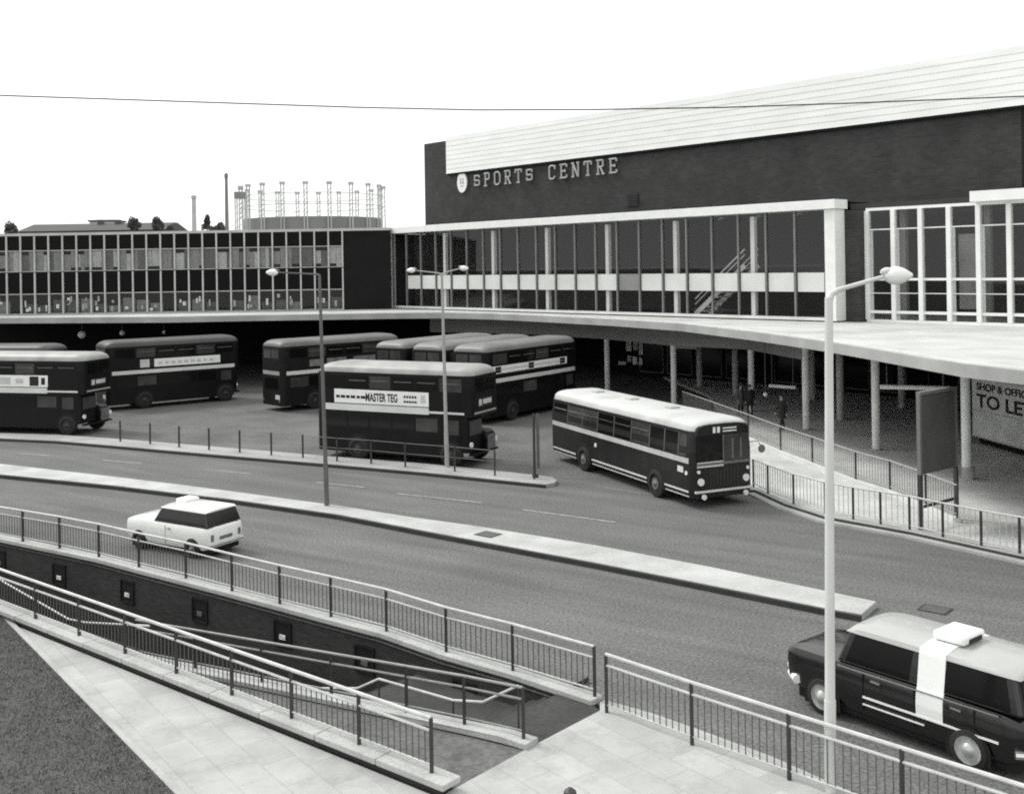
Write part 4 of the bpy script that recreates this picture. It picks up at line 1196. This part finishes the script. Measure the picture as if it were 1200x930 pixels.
    for s_ in (-1, 1):
        disc(t, 'headlight', (h-.03, s_*.92, .92), (1, 0, 0), .125, .07, LAMPW)
        disc(t, 'side_lamp', (h-.03, s_*1.0, 1.26), (1, 0, 0), .06, .06, LAMPW)
        disc(t, 'fog_lamp', (h+.06, s_*.85, .42), (1, 0, 0), .09, .06, LAMPW)
    mb = MB(); mb.box(h-.02, h+.07, -1.16, 1.16, .55, .62); mb.build('bumper', CREAM, t, bevel=.01)
    mb = MB()
    for k in range(9): mb.box(h-.01, h+.012, -.56+.14*k, -.52+.14*k, .72, 1.3)
    mb.build('grille', mat('dark_grille', .03, .5, .2, 3), t)
    mb = MB(); mb.box(h+.0, h+.03, -.28, .28, .40, .51); mb.build('number_plate', INK, t)
    # mirror arm
    mb = MB(); mb.path([(h-.1, w-.08, 2.1), (h+.12, w+.12, 2.15), (h+.14, w+.22, 1.95)], .015, 6); mb.build('mirror_arm', STEELD, t)
    disc(t, 'mirror', (h+.17, w+.24, 1.88), (-1, 0, 0), .14, .03, HUB)
    for a in (-3.4, -.6, 2.3):
        mb = MB(); mb.box(a-.22, a+.22, -.2, .2, 2.97, 3.08); mb.build('roof_vent', mat('vent_grey', .42, .6, .1, 2), t, bevel=.03)
    mb = MB(); mb.box(h-2.62, h-2.1, -w-.012, -w+.003, .45, 1.0) if False else None
    for x in (h-2.35, -h+3.05):
        for y_ in (-1, 1):
            arch(t, x, y_*w, .60, .56); wheel(t, x, y_*(w-.09), .49, .28, .21)
    # driver
    mb = MB(); mb.sphere((h-.75, -.65, 1.98), .1, .1, .13); mb.build('driver_head', SKIN, t, smooth=True) if False else None
    return t
single_decker()

# ---- cars
def face_panel(mb, A, B, C, D, u0, u1, v0, v1, off_, m=0):
    """panel on the face A-B (bottom) C-D (top; C above B), inset and set proud"""
    A, B, C, D = map(Vector, (A, B, C, D))
    n = (B-A).cross(D-A).normalized()
    f = lambda u, v: (A.lerp(B, u)).lerp(D.lerp(C, u), v)
    P = [f(u0, v0), f(u1, v0), f(u1, v1), f(u0, v1)]
    mb.hexa([p - n*.012 for p in P] + [p + n*off_ for p in P], m)
def car_shell(t, sts, m, name='body', bevel=.0):
    """sts: x, z bottom, z top, half width, crown"""
    mb = MB(); rings = []
    for x, zb, zt_, w_, cr in sts:
        hh = zt_-zb
        rings.append([(x, -w_*.90, zb), (x, -w_*.985, zb+hh*.18), (x, -w_, zb+hh*.5), (x, -w_*.985, zb+hh*.82), (x, -w_*.93, zb+hh*.97), (x, -w_*.55, zt_+cr*.8), (x, 0, zt_+cr),
                      (x, w_*.55, zt_+cr*.8), (x, w_*.93, zb+hh*.97), (x, w_*.985, zb+hh*.82), (x, w_, zb+hh*.5), (x, w_*.985, zb+hh*.18), (x, w_*.90, zb)])
    mb.loft(rings); return mb.build(name, m, t, smooth=True, angle=50)

def small_estate():
    # ground line of the near (left) side
    n_rear = gp(243, 657); hdv = Vector((-.86, .51, 0)).normalized()
    L, Wd = 3.45, 1.46
    n_front = n_rear + hdv*L
    c, hd, _ = place(n_front, n_rear, Wd, 'L')
    t = thing('estate_car', 'small white estate car driving away left along the main road', 'car', (c.x, c.y, 0), hd)
    h = L/2; w = Wd/2
    car_shell(t, [(-h, .40, .82, w-.10, 0), (-h+.04, .30, .885, w-.04, 0), (-h+.25, .24, .905, w, .0), (0, .24, .91, w, .01), (h-1.0, .24, .91, w, .01), (h-.5, .25, .90, w-.01, .015), (h-.08, .28, .885, w-.02, .015), (h-.015, .32, .87, w-.035, .01), (h, .40, .84, w-.06, .0)], CARW)
    # greenhouse
    bx0, bx1 = -h+.06, h-1.16; tx0, tx1 = -h+.20, h-1.44; zb, zt_ = .895, 1.32; wb_, wt = w-.05, w-.14
    bot = [(bx0, -wb_, zb), (bx1, -wb_, zb), (bx1, wb_, zb), (bx0, wb_, zb)]; tp_ = [(tx0, -wt, zt_), (tx1, -wt, zt_), (tx1, wt, zt_), (tx0, wt, zt_)]
    MB().hexa(bot+tp_).build('cabin', CARD, t, bevel=.03)
    mb = MB(); rings = []
    for x, q in ((tx0-.03, .06), (tx0+.05, .0), ((tx0+tx1)/2, -.02), (tx1-.05, .0), (tx1+.03, .06)):
        rings.append([(x, -wt-.02, zt_-.02), (x, -wt, zt_+.03-q*.5), (x, -wt*.6, zt_+.06-q*.6), (x, 0, zt_+.07-q*.6), (x, wt*.6, zt_+.06-q*.6), (x, wt, zt_+.03-q*.5), (x, wt+.02, zt_-.02)])
    mb.loft(rings); mb.build('roof', CARW, t, smooth=True)
    mb = MB(); face_panel(mb, bot[3], bot[0], tp_[0], tp_[3], .05, .95, .10, .90, .006); mb.build('rear_window', BGLASS, t)
    mb = MB(); face_panel(mb, bot[1], bot[2], tp_[2], tp_[1], .05, .95, .10, .92, .006); mb.build('windscreen', BGLASS, t)
    for (A, B, C, D) in ((bot[0], bot[1], tp_[1], tp_[0]), (bot[2], bot[3], tp_[3], tp_[2])):
        for (u0, u1) in ((.03, .50), (.515, .97)) if A is bot[0] else ((.03, .485), (.50, .97)):
            mb = MB(); face_panel(mb, A, B, C, D, u0, u1, .10, .88, .006); mb.build('window', BGLASS, t)
    mb = MB(); mb.box(tx1-.50, tx1-.05, -.42, .12, zt_+.05, zt_+.17); mb.build('roof_box', WHITE, t, bevel=.04)
    for x in (h-.58, -h+.62):
        for y_ in (-1, 1): arch(t, x, y_*(w-.004), .30, .27); wheel(t, x, y_*(w-.035), .27, .15, .12)
    for y_ in (-1, 1):
        mb = MB(); mb.box(-h-.02, -h+.05, y_*(w-.2)-.05, y_*(w-.2)+.05, .50, .70); mb.build('tail_light', HUB, t, bevel=.01)
        disc(t, 'headlight', (h-.06, y_*.5, .6), (1, 0, 0), .09, .06, LAMPW)
    mb = MB(); mb.box(-h-.07, -h-.01, -w+.06, w-.06, .36, .43); mb.build('bumper', CHROME, t, bevel=.015)
    mb = MB(); mb.box(h-.0, h+.06, -w+.06, w-.06, .36, .43); mb.build('bumper', CHROME, t, bevel=.015)
    mb = MB(); mb.box(-h-.012, -h+.01, -.25, .25, .50, .60); mb.build('number_plate', HUB, t)
    mb = MB(); mb.box(-h+.1, h-.1, -w+.12, w-.12, .14, .28); mb.build('underbody', BLACK, t)
    mb = MB(); mb.box(-.0, .01, w-.006, w+.004, .3, .84); mb.box(-.22, -.10, w, w+.02, .74, .77); mb.build('door_handle', HUB, t)
small_estate()

def black_saloon():
    rw = gp(1135, 902); fw = gp(958, 836)
    hdv = (fw-rw).normalized(); hdv.z = 0; hdv.normalize()
    L, Wd = 4.55, 1.74; h = L/2; w = Wd/2
    front = rw + hdv*(2.81+.78); rear = front - hdv*L
    c, hd, _ = place(front, rear, Wd, 'L')
    t = thing('saloon_car', 'tall black saloon car with pale roof and white band over its middle', 'car', (c.x, c.y, 0), hd)
    car_shell(t, [(-h, .42, .86, w-.22, 0), (-h+.08, .34, .98, w-.1, 0), (-h+.4, .28, 1.06, w-.02, .0), (-.8, .27, 1.09, w, .0), (.4, .27, 1.09, w, .0), (h-1.2, .28, 1.085, w-.02, .01), (h-.75, .3, 1.08, w-.03, .015), (h-.2, .34, 1.07, w-.05, .015), (h-.04, .42, 1.06, w-.06, .01), (h, .60, 1.03, w-.08, .0)], CARD)
    zb, zt_ = 1.075, 1.68; wb_, wt = w-.05, w-.17
    bx0, bx1 = -h+.10, h-1.08; tx0, tx1 = -h+.26, h-1.30
    bot = [(bx0, -wb_, zb), (bx1, -wb_, zb), (bx1, wb_, zb), (bx0, wb_, zb)]; tp_ = [(tx0, -wt, zt_), (tx1, -wt, zt_), (tx1, wt, zt_), (tx0, wt, zt_)]
    MB().hexa(bot+tp_).build('cabin', CARD, t, bevel=.05)
    mb = MB(); rings = []
    for x, q in ((tx0-.10, .16), (tx0, .06), (tx0+.3, .0), ((tx0+tx1)/2, -.015), (tx1-.25, .0), (tx1, .05), (tx1+.07, .13)):
        k_ = max(q, 0)
        rings.append([(x, -wt-.035+k_*.2, zt_-.05), (x, -wt-.01+k_*.2, zt_+.03-k_*.6), (x, -wt*.6, zt_+.07-k_*.6), (x, 0, zt_+.085-k_*.6), (x, wt*.6, zt_+.07-k_*.6), (x, wt+.01-k_*.2, zt_+.03-k_*.6), (x, wt+.035-k_*.2, zt_-.05)])
    mb.loft(rings); mb.build('roof', CARROOF, t, smooth=True, angle=60)
    # white band: over roof and down both sides, a little wider than the pillar
    xb0, xb1 = -.88, -.40
    sp_ = [(w+.006, .62), (w+.012, .80), (w-.015+.012, 1.0), (w-.04, 1.08), (wt+.045, 1.63), (wt+.02, zt_+.035), (wt*.6, zt_+.086), (0, zt_+.102)]
    prof = sp_ + [(-a, b) for a, b in reversed(sp_[:-1])]
    mb = MB()
    r0 = [(xb0, a, b) for a, b in prof]; r1_ = [(xb1, a, b) for a, b in prof]
    inn0 = [(xb0, a*.97, b-.03) for a, b in prof]; inn1 = [(xb1, a*.97, b-.03) for a, b in prof]
    for k in range(len(prof)-1):
        mb.hexa([inn0[k], inn1[k], inn1[k+1], inn0[k+1], r0[k], r1_[k], r1_[k+1], r0[k+1]])
    mb.build('white_band', WHITE, t)
    mb = MB(); mb.box(xb0-.12, xb1-.02, -.36, .36, zt_+.105, zt_+.26); sb = mb.build('roof_sign', WHITE, t, bevel=.05)
    mb = MB(); mb.box(xb0-.14, xb0-.121, -.2, .2, zt_+.13, zt_+.20); mb.build('sign_slot', INK, sb)
    # side windows
    A, B, C, D = bot[2], bot[3], tp_[3], tp_[2]      # left side
    for (A, B, C, D, us) in ((bot[2], bot[3], tp_[3], tp_[2], ((.05, .42), (.605, .95))), (bot[0], bot[1], tp_[1], tp_[0], ((.05, .395), (.58, .95)))):
        for (u0, u1) in us:
            mb = MB(); face_panel(mb, A, B, C, D, u0, u1, .07, .92, .008); mb.build('window', mat('dark_car_glass', .003, .12, .05, 2, spec=.22), t)
    mb = MB(); face_panel(mb, bot[1], bot[2], tp_[2], tp_[1], .06, .94, .10, .90, .008); mb.build('windscreen', BGLASS, t)
    mb = MB(); face_panel(mb, bot[3], bot[0], tp_[0], tp_[3], .10, .90, .15, .85, .008); mb.build('rear_window', BGLASS, t)
    for s_ in (-1, 1):
        mb = MB()
        mb.box(-h+.45, h-1.15, min(s_*(w-.015), s_*(w+.008)), max(s_*(w-.015), s_*(w+.008)), 1.02, 1.045)
        mb.build('belt_trim', CHROME, t)
        mb = MB(); mb.box(-h+.45, .62, min(s_*w, s_*(w+.014)), max(s_*w, s_*(w+.014)), .59, .625); mb.box(-.55, .62, min(s_*w, s_*(w+.014)), max(s_*w, s_*(w+.014)), .47, .495)
        mb.build('side_trim', mat('chrome_shine_trim', .8, .3, .05, 3), t)  # white colour stands in for the shine of chrome strips
        mb = MB(); mb.bar((.28, s_*(w+.005), .92), (.46, s_*(w+.005), .93), .03, .03); mb.bar((-1.2, s_*(w+.005), .92), (-1.02, s_*(w+.005), .93), .03, .03); mb.build('door_handle', CHROME, t)
        for gx in (-1.42, -.36): MB().box(gx, gx+.012, min(s_*(w-.02), s_*(w+.002)), max(s_*(w-.02), s_*(w+.002)), .36, 1.05).build('door_gap', BLACK, t)
        mb = MB(); mb.box(.62, .63, min(s_*(w-.02), s_*(w+.003)), max(s_*(w-.02), s_*(w+.003)), .36, 1.05); mb.build('door_gap', BLACK, t)
        disc(t, 'headlight', (h-.16, s_*.60, .86), (1, 0, 0), .12, .20, LAMPW)
        disc(t, 'side_lamp', (h-.12, s_*.66, .66), (1, 0, 0), .07, .18, LAMPW)
        for x in (h-.78, h-.78-2.81):
            ay = w+.002 if x < 0 else w-.038; arch(t, x, s_*ay, .38, .33); wheel(t, x, s_*(ay-.04), .33, .17, .23, mat('wheel_trim', .42, .35, .3, 5, metal=.3))
        # mirror on the wing
        mb = MB(); mb.tube((h-.85, s_*(w-.2), 1.05), (h-.85, s_*(w-.16), 1.22), .012, 6); mb.sphere((h-.85, s_*(w-.16), 1.26), .03, .07, .05, 8, 6); mb.build('wing_mirror', CHROME, t, smooth=True)
    mb = MB(); mb.path([(h-.25, -w+.02, .5), (h+.02, -w+.22, .5), (h+.08, 0, .5), (h+.02, w-.22, .5), (h-.25, w-.02, .5)], .085, 8); mb.build('bumper', mat('chrome_shine_trim', .8, .3, .05, 3), t, smooth=True)
    mb = MB(); mb.path([(-h+.2, -w+.02, .5), (-h-.04, -w+.22, .5), (-h-.08, 0, .5), (-h-.04, w-.22, .5), (-h+.2, w-.02, .5)], .065, 8); mb.build('bumper', CHROME, t, smooth=True)
    mb = MB()
    for k in range(9): mb.box(h-.02, h+.03, -.28+.065*k, -.255+.065*k, .58, .9)
    mb.build('grille', CHROME, t)
    mb = MB(); mb.box(-h+.2, h-.2, -w+.14, w-.14, .16, .32); mb.build('underbody', BLACK, t)
black_saloon()

# ------------------------------------------------------------------ lamp posts, signs, small things
def lantern(mb, c, d, L_, wr, hr_):
    """boat shaped lantern from c along d"""
    rings = []
    up = Vector((0, 0, 1)); sd_ = d.cross(up).normalized()
    for k in range(9):
        u = k/8; rr = math.sin(math.pi*min(.97, max(.06, u**.8)))**.6
        o = c + d*(L_*u)
        rings.append([o + sd_*(math.cos(2*math.pi*j/12)*wr*rr) + up*(math.sin(2*math.pi*j/12)*hr_*rr) for j in range(12)])
    mb.loft(rings)
def lamp_post(label, base_px, zbase, top_z, arms, r0, r1_, m, lens_scale=1.0, lean=0.0):
    b = gp(base_px[0], base_px[1], zbase)
    t = thing('lamp_post', label, 'lamp post', b, 0, 'street lamps')
    hgt = top_z - zbase
    tpx = Vector((lean*hgt, 0, hgt))
    mb = MB(); mb.tube((0, 0, 0), Vector((lean*1.4, 0, 1.4)), r0*1.14, 16); mb.tube(Vector((lean*1.38, 0, 1.38)), tpx, r0, 16, r2=r1_); mb.build('column', m, t, smooth=True)
    for (dx, dy, rise, ln) in arms:
        d = Vector((dx, dy, 0)).normalized()
        e1 = tpx + d*ln*.15 + Vector((0, 0, rise*.35)); e2 = tpx + d*ln + Vector((0, 0, rise))
        mb = MB(); mb.path([tpx-Vector((0, 0, .05)), tpx + d*.04 + Vector((0, 0, rise*.15)), e1, e2], [r1_, r1_*.9, r1_*.62, r1_*.5], 10); mb.build('arm', m, t, smooth=True)
        mb = MB(); lantern(mb, e2-d*.05, d, .64*lens_scale, .20*lens_scale, .20*lens_scale); la = mb.build('lantern', LENS, t, smooth=True)
        mb = MB(); lantern(mb, e2-d*.1+Vector((0, 0, .06)), d, .35*lens_scale, .10*lens_scale, .10*lens_scale); mb.build('lantern_cap', m, la, smooth=True)
    return t
lamp_post('tall pale lamp post with one arm, on the near pavement beside the black car', (973, 926), PZ, 7.74, [(1, .12, .32, .95)], .078, .062, LAMPP, .72, lean=.013)
lamp_post('thin grey lamp post rising from the median strip', (383, 592), .16, 8.1, [(-1, -.3, .12, 1.45)], .075, .05, LAMPD, .62, lean=-.016)
lamp_post('thin grey twin armed lamp post on the far traffic island', (524, 547), .14, 8.0, [(-1, .1, .2, 1.15), (1, -.1, .25, .8)], .08, .05, mat('light_grey_lamp', .33, .55, .12, 2), .55, lean=-.012)
# dark post at the island tip
b = gp(628, 559, .14)
t = thing('stop_post', 'dark stop post standing at the rounded tip of the traffic island', 'post', b)
MB().tube((-.05, 0, 0), (-.05, 0, 2.45), .055, 10).build('post', STEELD, t, smooth=True)
MB().box(.04, .16, -.03, .03, 0.35, 2.45).build('timetable_board', BOARD, t, bevel=.01)
MB().tube((-.02, 0, 0), (-.02, 0, .12), .12, 12).build('base', STEELD, t, smooth=True)
# big sign seen from the side, two posts
pa = gp(1079, 620, .15); pb = gp(1121, 608, .15)
d = (pb-pa); d.z = 0; wS = d.length; ang = math.atan2(d.y, d.x)
t = thing('notice_board', 'tall dark notice board on two posts beside the kerb railing', 'sign', pa, ang)
zt1 = at_depth(1079, 463, pa.y).z - .15
zb1 = at_depth(1079, 556, pa.y).z - .15
MB().box(.05, wS-.05, -.04, .04, zb1, zt1-.02).build('board', BOARD, t)
mb = MB(); mb.box(-.04, wS+.04, -.07, .07, zt1, zt1+.10); mb.box(-.05, .05, -.06, .06, zb1, zt1); mb.box(wS-.05, wS+.05, -.06, .06, zb1, zt1); mb.build('frame', mat('sign_frame', .16, .6, .1, 2), t)
for x in (0, wS):
    MB().box(x-.055, x+.055, -.055, .055, 0, zb1-.002).build('post', STEELD, t)
MB().box(.056, wS-.056, -.03, .03, .62, .70).build('cross_bar', STEELD, t)
# bollard at the bottom edge
b = gp(668, 927, .85); b.z = PZ
t = thing('bollard', 'dark rounded bollard top at the bottom edge of the pavement', 'bollard', b)
mb = MB(); mb.path([(0, 0, 0), (0, 0, .1), (0, 0, .12), (0, 0, .62), (0, 0, .68), (0, 0, .74), (0, 0, .785)], [.13, .13, .09, .085, .10, .085, .03], 16); mb.build('shaft', STEELD, t, smooth=True)
# overhead cable
pts = []
for px, py in [(-700, 90), (-300, 101), (0, 112), (210, 119), (420, 126), (560, 129), (700, 128.5), (850, 126), (1000, 121), (1200, 113), (1500, 97), (2000, 64)]:
    pts.append(at_depth(px, py, 20))
mb = MB(); mb.path(pts, .013, 6)
o = mb.build('overhead_cable', CABLE); tag(o, 'thin dark overhead cable sagging across the white sky', 'cable')

# ------------------------------------------------------------------ people
def person(label, base, face, coat, pose=0, hgt=1.7):
    t = thing('person', label, 'person', base, face)
    J = {}; E = []; rad = {}
    def J_(n, p, r, par=None):
        J[n] = len(J); rad[n] = (p, r)
        if par: E.append((J[par], J[n]))
    k = hgt/1.7
    st_ = .16 if pose == 1 else .03
    J_('pelvis', (0, 0, .92), .13)
    J_('waist', (0, 0, 1.08), .125, 'pelvis'); J_('chest', (.01, 0, 1.30), .15, 'waist'); J_('neck', (.02, 0, 1.46), .055, 'chest')
    J_('jaw', (.04, 0, 1.54), .07, 'neck'); J_('head', (.03, 0, 1.62), .085, 'jaw'); J_('crown', (.02, 0, 1.68), .06, 'head')
    for s_, nm in ((1, 'l'), (-1, 'r')):
        f_ = s_*st_
        J_('hip'+nm, (0, s_*.09, .86), .10, 'pelvis'); J_('knee'+nm, (f_*.7+.02, s_*.10, .48), .065, 'hip'+nm); J_('ankle'+nm, (f_-.02, s_*.10, .09), .042, 'knee'+nm); J_('toe'+nm, (f_+.14, s_*.11, .035), .035, 'ankle'+nm)
        J_('sho'+nm, (0, s_*.18, 1.38), .07, 'chest'); J_('elb'+nm, (-f_*.5-.02, s_*.24, 1.12), .05, 'sho'+nm); J_('wri'+nm, (-f_*.9+.06, s_*.24, .88), .034, 'elb'+nm)
        J_('palm'+nm, (-f_*.9+.08, s_*.24, .81), .032, 'wri'+nm)
        for q in range(4):
            J_('f%d%s' % (q, nm), (-f_*.9+.055+.018*q, s_*.238, .735-.008*(1.5-abs(q-1.5))), .009, 'palm'+nm)
        J_('th'+nm, (-f_*.9+.12, s_*.225, .78), .010, 'palm'+nm)
    names = list(J)
    me = bpy.data.meshes.new('body'); me.from_pydata([tuple(c_*k for c_ in rad[n][0]) for n in names], E, [])
    o = bpy.data.objects.new('body', me); COL.objects.link(o)
    sk = o.modifiers.new('skin', 'SKIN')
    for i, n in enumerate(names):
        me.skin_vertices[0].data[i].radius = (rad[n][1]*k, rad[n][1]*k)
    me.skin_vertices[0].data[0].use_root = True
    sub = o.modifiers.new('sub', 'SUBSURF'); sub.levels = 1; sub.render_levels = 1
    bpy.context.view_layer.update()
    nm = bpy.data.meshes.new_from_object(o.evaluated_get(bpy.context.evaluated_depsgraph_get()))
    bpy.data.objects.remove(o)
    for q in (SKIN, coat, COATM): nm.materials.append(q)
    for f in nm.polygons:
        z_ = f.center.z/k; f.use_smooth = True
        f.material_index = 0 if z_ > 1.45 or (abs(f.center.y)/k > .19 and z_ < .86) else (1 if z_ > .62 and z_ <= 1.45 else 2)
    b = bpy.data.objects.new('body', nm); COL.objects.link(b); b.parent = t
    mb = MB(); mb.sphere((-.0, 0, 1.655*k), .10*k, .09*k, .075*k, 12, 8); mb.build('hair', HAIR, t, smooth=True)
    mb = MB(); rings = []
    for z_, rx, ry in ((.62, .19, .23), (.9, .16, .20), (1.1, .145, .18), (1.3, .15, .20), (1.42, .09, .15)):
        rings.append([(math.cos(2*math.pi*j/14)*rx*k, math.sin(2*math.pi*j/14)*ry*k, z_*k) for j in range(14)])
    mb.loft(rings); mb.build('coat', coat, t, smooth=True)
    mb = MB()
    for s_ in (-1, 1): mb.sphere((.112*k, s_*.033*k, 1.60*k), .008, .012, .008, 6, 4)
    mb.sphere((.125*k, 0, 1.575*k), .018, .014, .025, 6, 4)
    mb.build('face', HAIR if False else SKIN, t)
    return t
person('person in a dark coat walking behind the concourse railing', gp(917, 505, .15), R(200), COATM, 1, 1.75)
person('person in a grey coat standing left of the round column', gp(868, 487, .15), R(-60), COATG, 0, 1.66)
person('person in a dark coat close beside the round column', gp(879, 489, .15), R(-90), COATM, 0, 1.72)

# ------------------------------------------------------------------ skyline
# gasholder
GY = 330
cL, cR = at_depth(284, 255, GY), at_depth(449, 255, GY)
cx = (cL.x+cR.x)/2; gr = (cR.x-cL.x)/2; 
tank_z = at_depth(365, 253, GY-gr).z
colz = at_depth(365, 222, GY).z
gas = thing('gasholder', 'round gasholder with a ring of tall guide columns on the skyline', 'gasholder', (cx, GY, 0))
MB().tube((0, 0, 0), (0, 0, tank_z), gr*.96, 48).build('tank', GASG, gas, smooth=True)
NC = 20
for k in range(NC):
    an = 2*math.pi*(k+.3)/NC
    x, y = math.cos(an)*gr, math.sin(an)*gr
    mb = MB()
    mb.bar((x-.45, y, 0), (x-.45, y, colz), .3, .3); mb.bar((x+.45, y, 0), (x+.45, y, colz), .3, .3)
    z_ = tank_z
    while z_ < colz-1.5:
        mb.bar((x-.45, y, z_), (x+.45, y, z_+1.4), .14, .14); z_ += 1.4
    mb.box(x-.75, x+.75, y-.6, y+.6, colz, colz+.8)
    mb.build('guide_column', GASC, gas)
for zz in (colz-2.4, (tank_z+colz)/2-1):
    mb = MB()
    for k in range(NC):
        a1, a2 = 2*math.pi*(k+.3)/NC, 2*math.pi*(k+1.3)/NC
        mb.bar((math.cos(a1)*gr, math.sin(a1)*gr, zz), (math.cos(a2)*gr, math.sin(a2)*gr, zz), .12, .22)
    mb.build('girder_ring', GASC, gas)
def chimney(px, ptop, Y, r0, r1_, label, m):
    p = at_depth(px, ptop, Y)
    t = thing('chimney', label, 'chimney', (p.x, Y, 0))
    MB().tube((0, 0, 0), (0, 0, p.z), r0, 16, r2=r1_).build('stack', m, t, smooth=True)
    MB().tube((0, 0, p.z-1.2), (0, 0, p.z-.3), r1_*1.35, 16).build('cap', m, t, smooth=True)
chimney(265, 203, 260, .62, .34, 'tall slender dark chimney left of the gasholder', mat('chimney_brick', .22, .9, .15, .2))
chimney(227, 229, 420, 1.1, .8, 'short faint chimney far left of the tall slender one', mat('hazy_chimney', .5, .9, .1, .2))  # stack colour paled in place of haze
p = at_depth(281, 225, 300)
t = thing('lattice_tower', 'boxy lattice tower at the left side of the gasholder', 'tower', (p.x, 300, 0))
mb = MB()
for x in (-1.1, 1.1):
    for y in (-1.1, 1.1): mb.bar((x, y, 0), (x, y, p.z-1.8), .28, .28)
for k in range(12): mb.bar((-1.1, -1.1, 8+2*k), (1.1, -1.1, 9.5+2*k), .12, .12) if 9.5+2*k < p.z-2 else None
mb.build('frame', GASC, t); MB().box(-1.3, 1.3, -1.3, 1.3, p.z-1.8, p.z).build('cabin', mat('tower_cabin', .24, .8, .1, .5), t)
# far roofs
FY = 190
a = at_depth(22, 262, FY); b = at_depth(192, 268, FY); zr_ = at_depth(60, 263, FY).z
t = thing('factory_building', 'long low factory with a pale grey roof beyond the office wing', 'building', ((a.x+b.x)/2, FY, 0))
hl = (b.x-a.x)/2
MB().box(-hl, hl, 0, 14, 0, zr_-1.2).build('wall', FARB, t)
mb = MB(); mb.hexa([(-hl-.3, -.3, zr_-1.2), (hl+.3, -.3, zr_-1.2), (hl+.3, 14.3, zr_-1.2), (-hl-.3, 14.3, zr_-1.2), (-hl, 6, zr_+.3), (hl, 6, zr_+.3), (hl, 8, zr_+.3), (-hl, 8, zr_+.3)]); rf = mb.build('roof', FARR, t)
for px in (104, 125):
    q = at_depth(px, 256, FY); MB().box(q.x-t.location.x-.45, q.x-t.location.x+.45, 5, 6, zr_-.5, q.z).build('chimney', FARB, t)
q0 = at_depth(36, 260, 175)
t = thing('shed_building', 'pale flat roofed block at the left end of the factory roof', 'building', (q0.x, 205, 0))
zz = at_depth(36, 259, 205).z
MB().box(-2.2, 2.4, 0, 6, 0, zz-.3).build('wall', mat('pale_far_wall', .45, .9, .1, .2), t); MB().box(-2.5, 2.7, -.2, 6.2, zz-.3, zz).build('roof', FARR, t)
def tree(px, ptop, wpx, Y, label, seed, dark=LEAF, conif=False):
    rg = random.Random(seed)
    p = at_depth(px, ptop, Y); wd = wpx/1250*Y; hgt = p.z
    t = thing('tree', label, 'tree', (p.x, Y, 0), 0, 'trees on the skyline')
    mb = MB(); mb.tube((0, 0, 0), (0, 0, hgt*.8), wd*.06+.12, 8, r2=.06)
    for k in range(7):
        an = rg.uniform(0, 6.28); z_ = hgt*rg.uniform(.5, .75)
        mb.tube((0, 0, z_), (math.cos(an)*wd*.3, math.sin(an)*wd*.3, z_+hgt*.14), .1, 6, r2=.03)
    mb.build('trunk', BARK, t)
    mb = MB(); ch = wd*.62; cz = hgt-ch
    lobes = []
    for q in range(16):
        v = Vector((rg.gauss(0, 1), rg.gauss(0, 1), rg.gauss(0, 1))).normalized()*rg.uniform(.2, .62)
        lobes.append((v.x*wd*.5, v.y*wd*.5, cz+v.z*ch, rg.uniform(.16, .27)*wd))
    lobes += [(rg.uniform(-.35, .35)*wd, 0, cz-ch*rg.uniform(.7, 2), wd*.3) for q in range(5)]
    for k in range(2600):
        lx, ly, lz, lr = rg.choice(lobes)
        v = Vector((rg.gauss(0, 1), rg.gauss(0, 1), rg.gauss(0, 1))).normalized()*lr*rg.random()**.35
        c_ = Vector((lx, ly, lz)) + v
        if conif: c_.x *= max(.15, 1-(c_.z-(cz-ch))/(2*ch)*.9); c_.y *= .8
        if c_.z > hgt: c_.z = hgt - rg.random()*.4
        s_ = rg.uniform(.10, .24)
        n1 = Vector((rg.gauss(0, 1), rg.gauss(0, 1), rg.gauss(0, 1))).normalized(); n2 = n1.orthogonal().normalized()
        n3 = n1.cross(n2)
        mb.poly([c_+n2*s_, c_+n3*s_*.6, c_-n2*s_, c_-n3*s_*.6])
    mb.build('crown', dark, t)
tree(157, 253, 17, 180, 'round crowned tree just right of the factory chimneys', 1)
tree(185, 252, 18, 178, 'round crowned tree at the right end of the factory roof', 2)
tree(200, 263, 12, 176, 'small low tree right of the two round crowns', 3)
tree(243, 250, 13, 176, 'dark pointed tree left of the tall slender chimney', 4, conif=True)
tree(258, 260, 14, 172, 'low bushy tree at the foot of the tall slender chimney', 5)
tree(14, 256, 19, 172, 'small ragged tree at the left end of the skyline', 6)
tree(300, 262, 40, 230, 'low wide bushes in front of the gasholder base', 8)
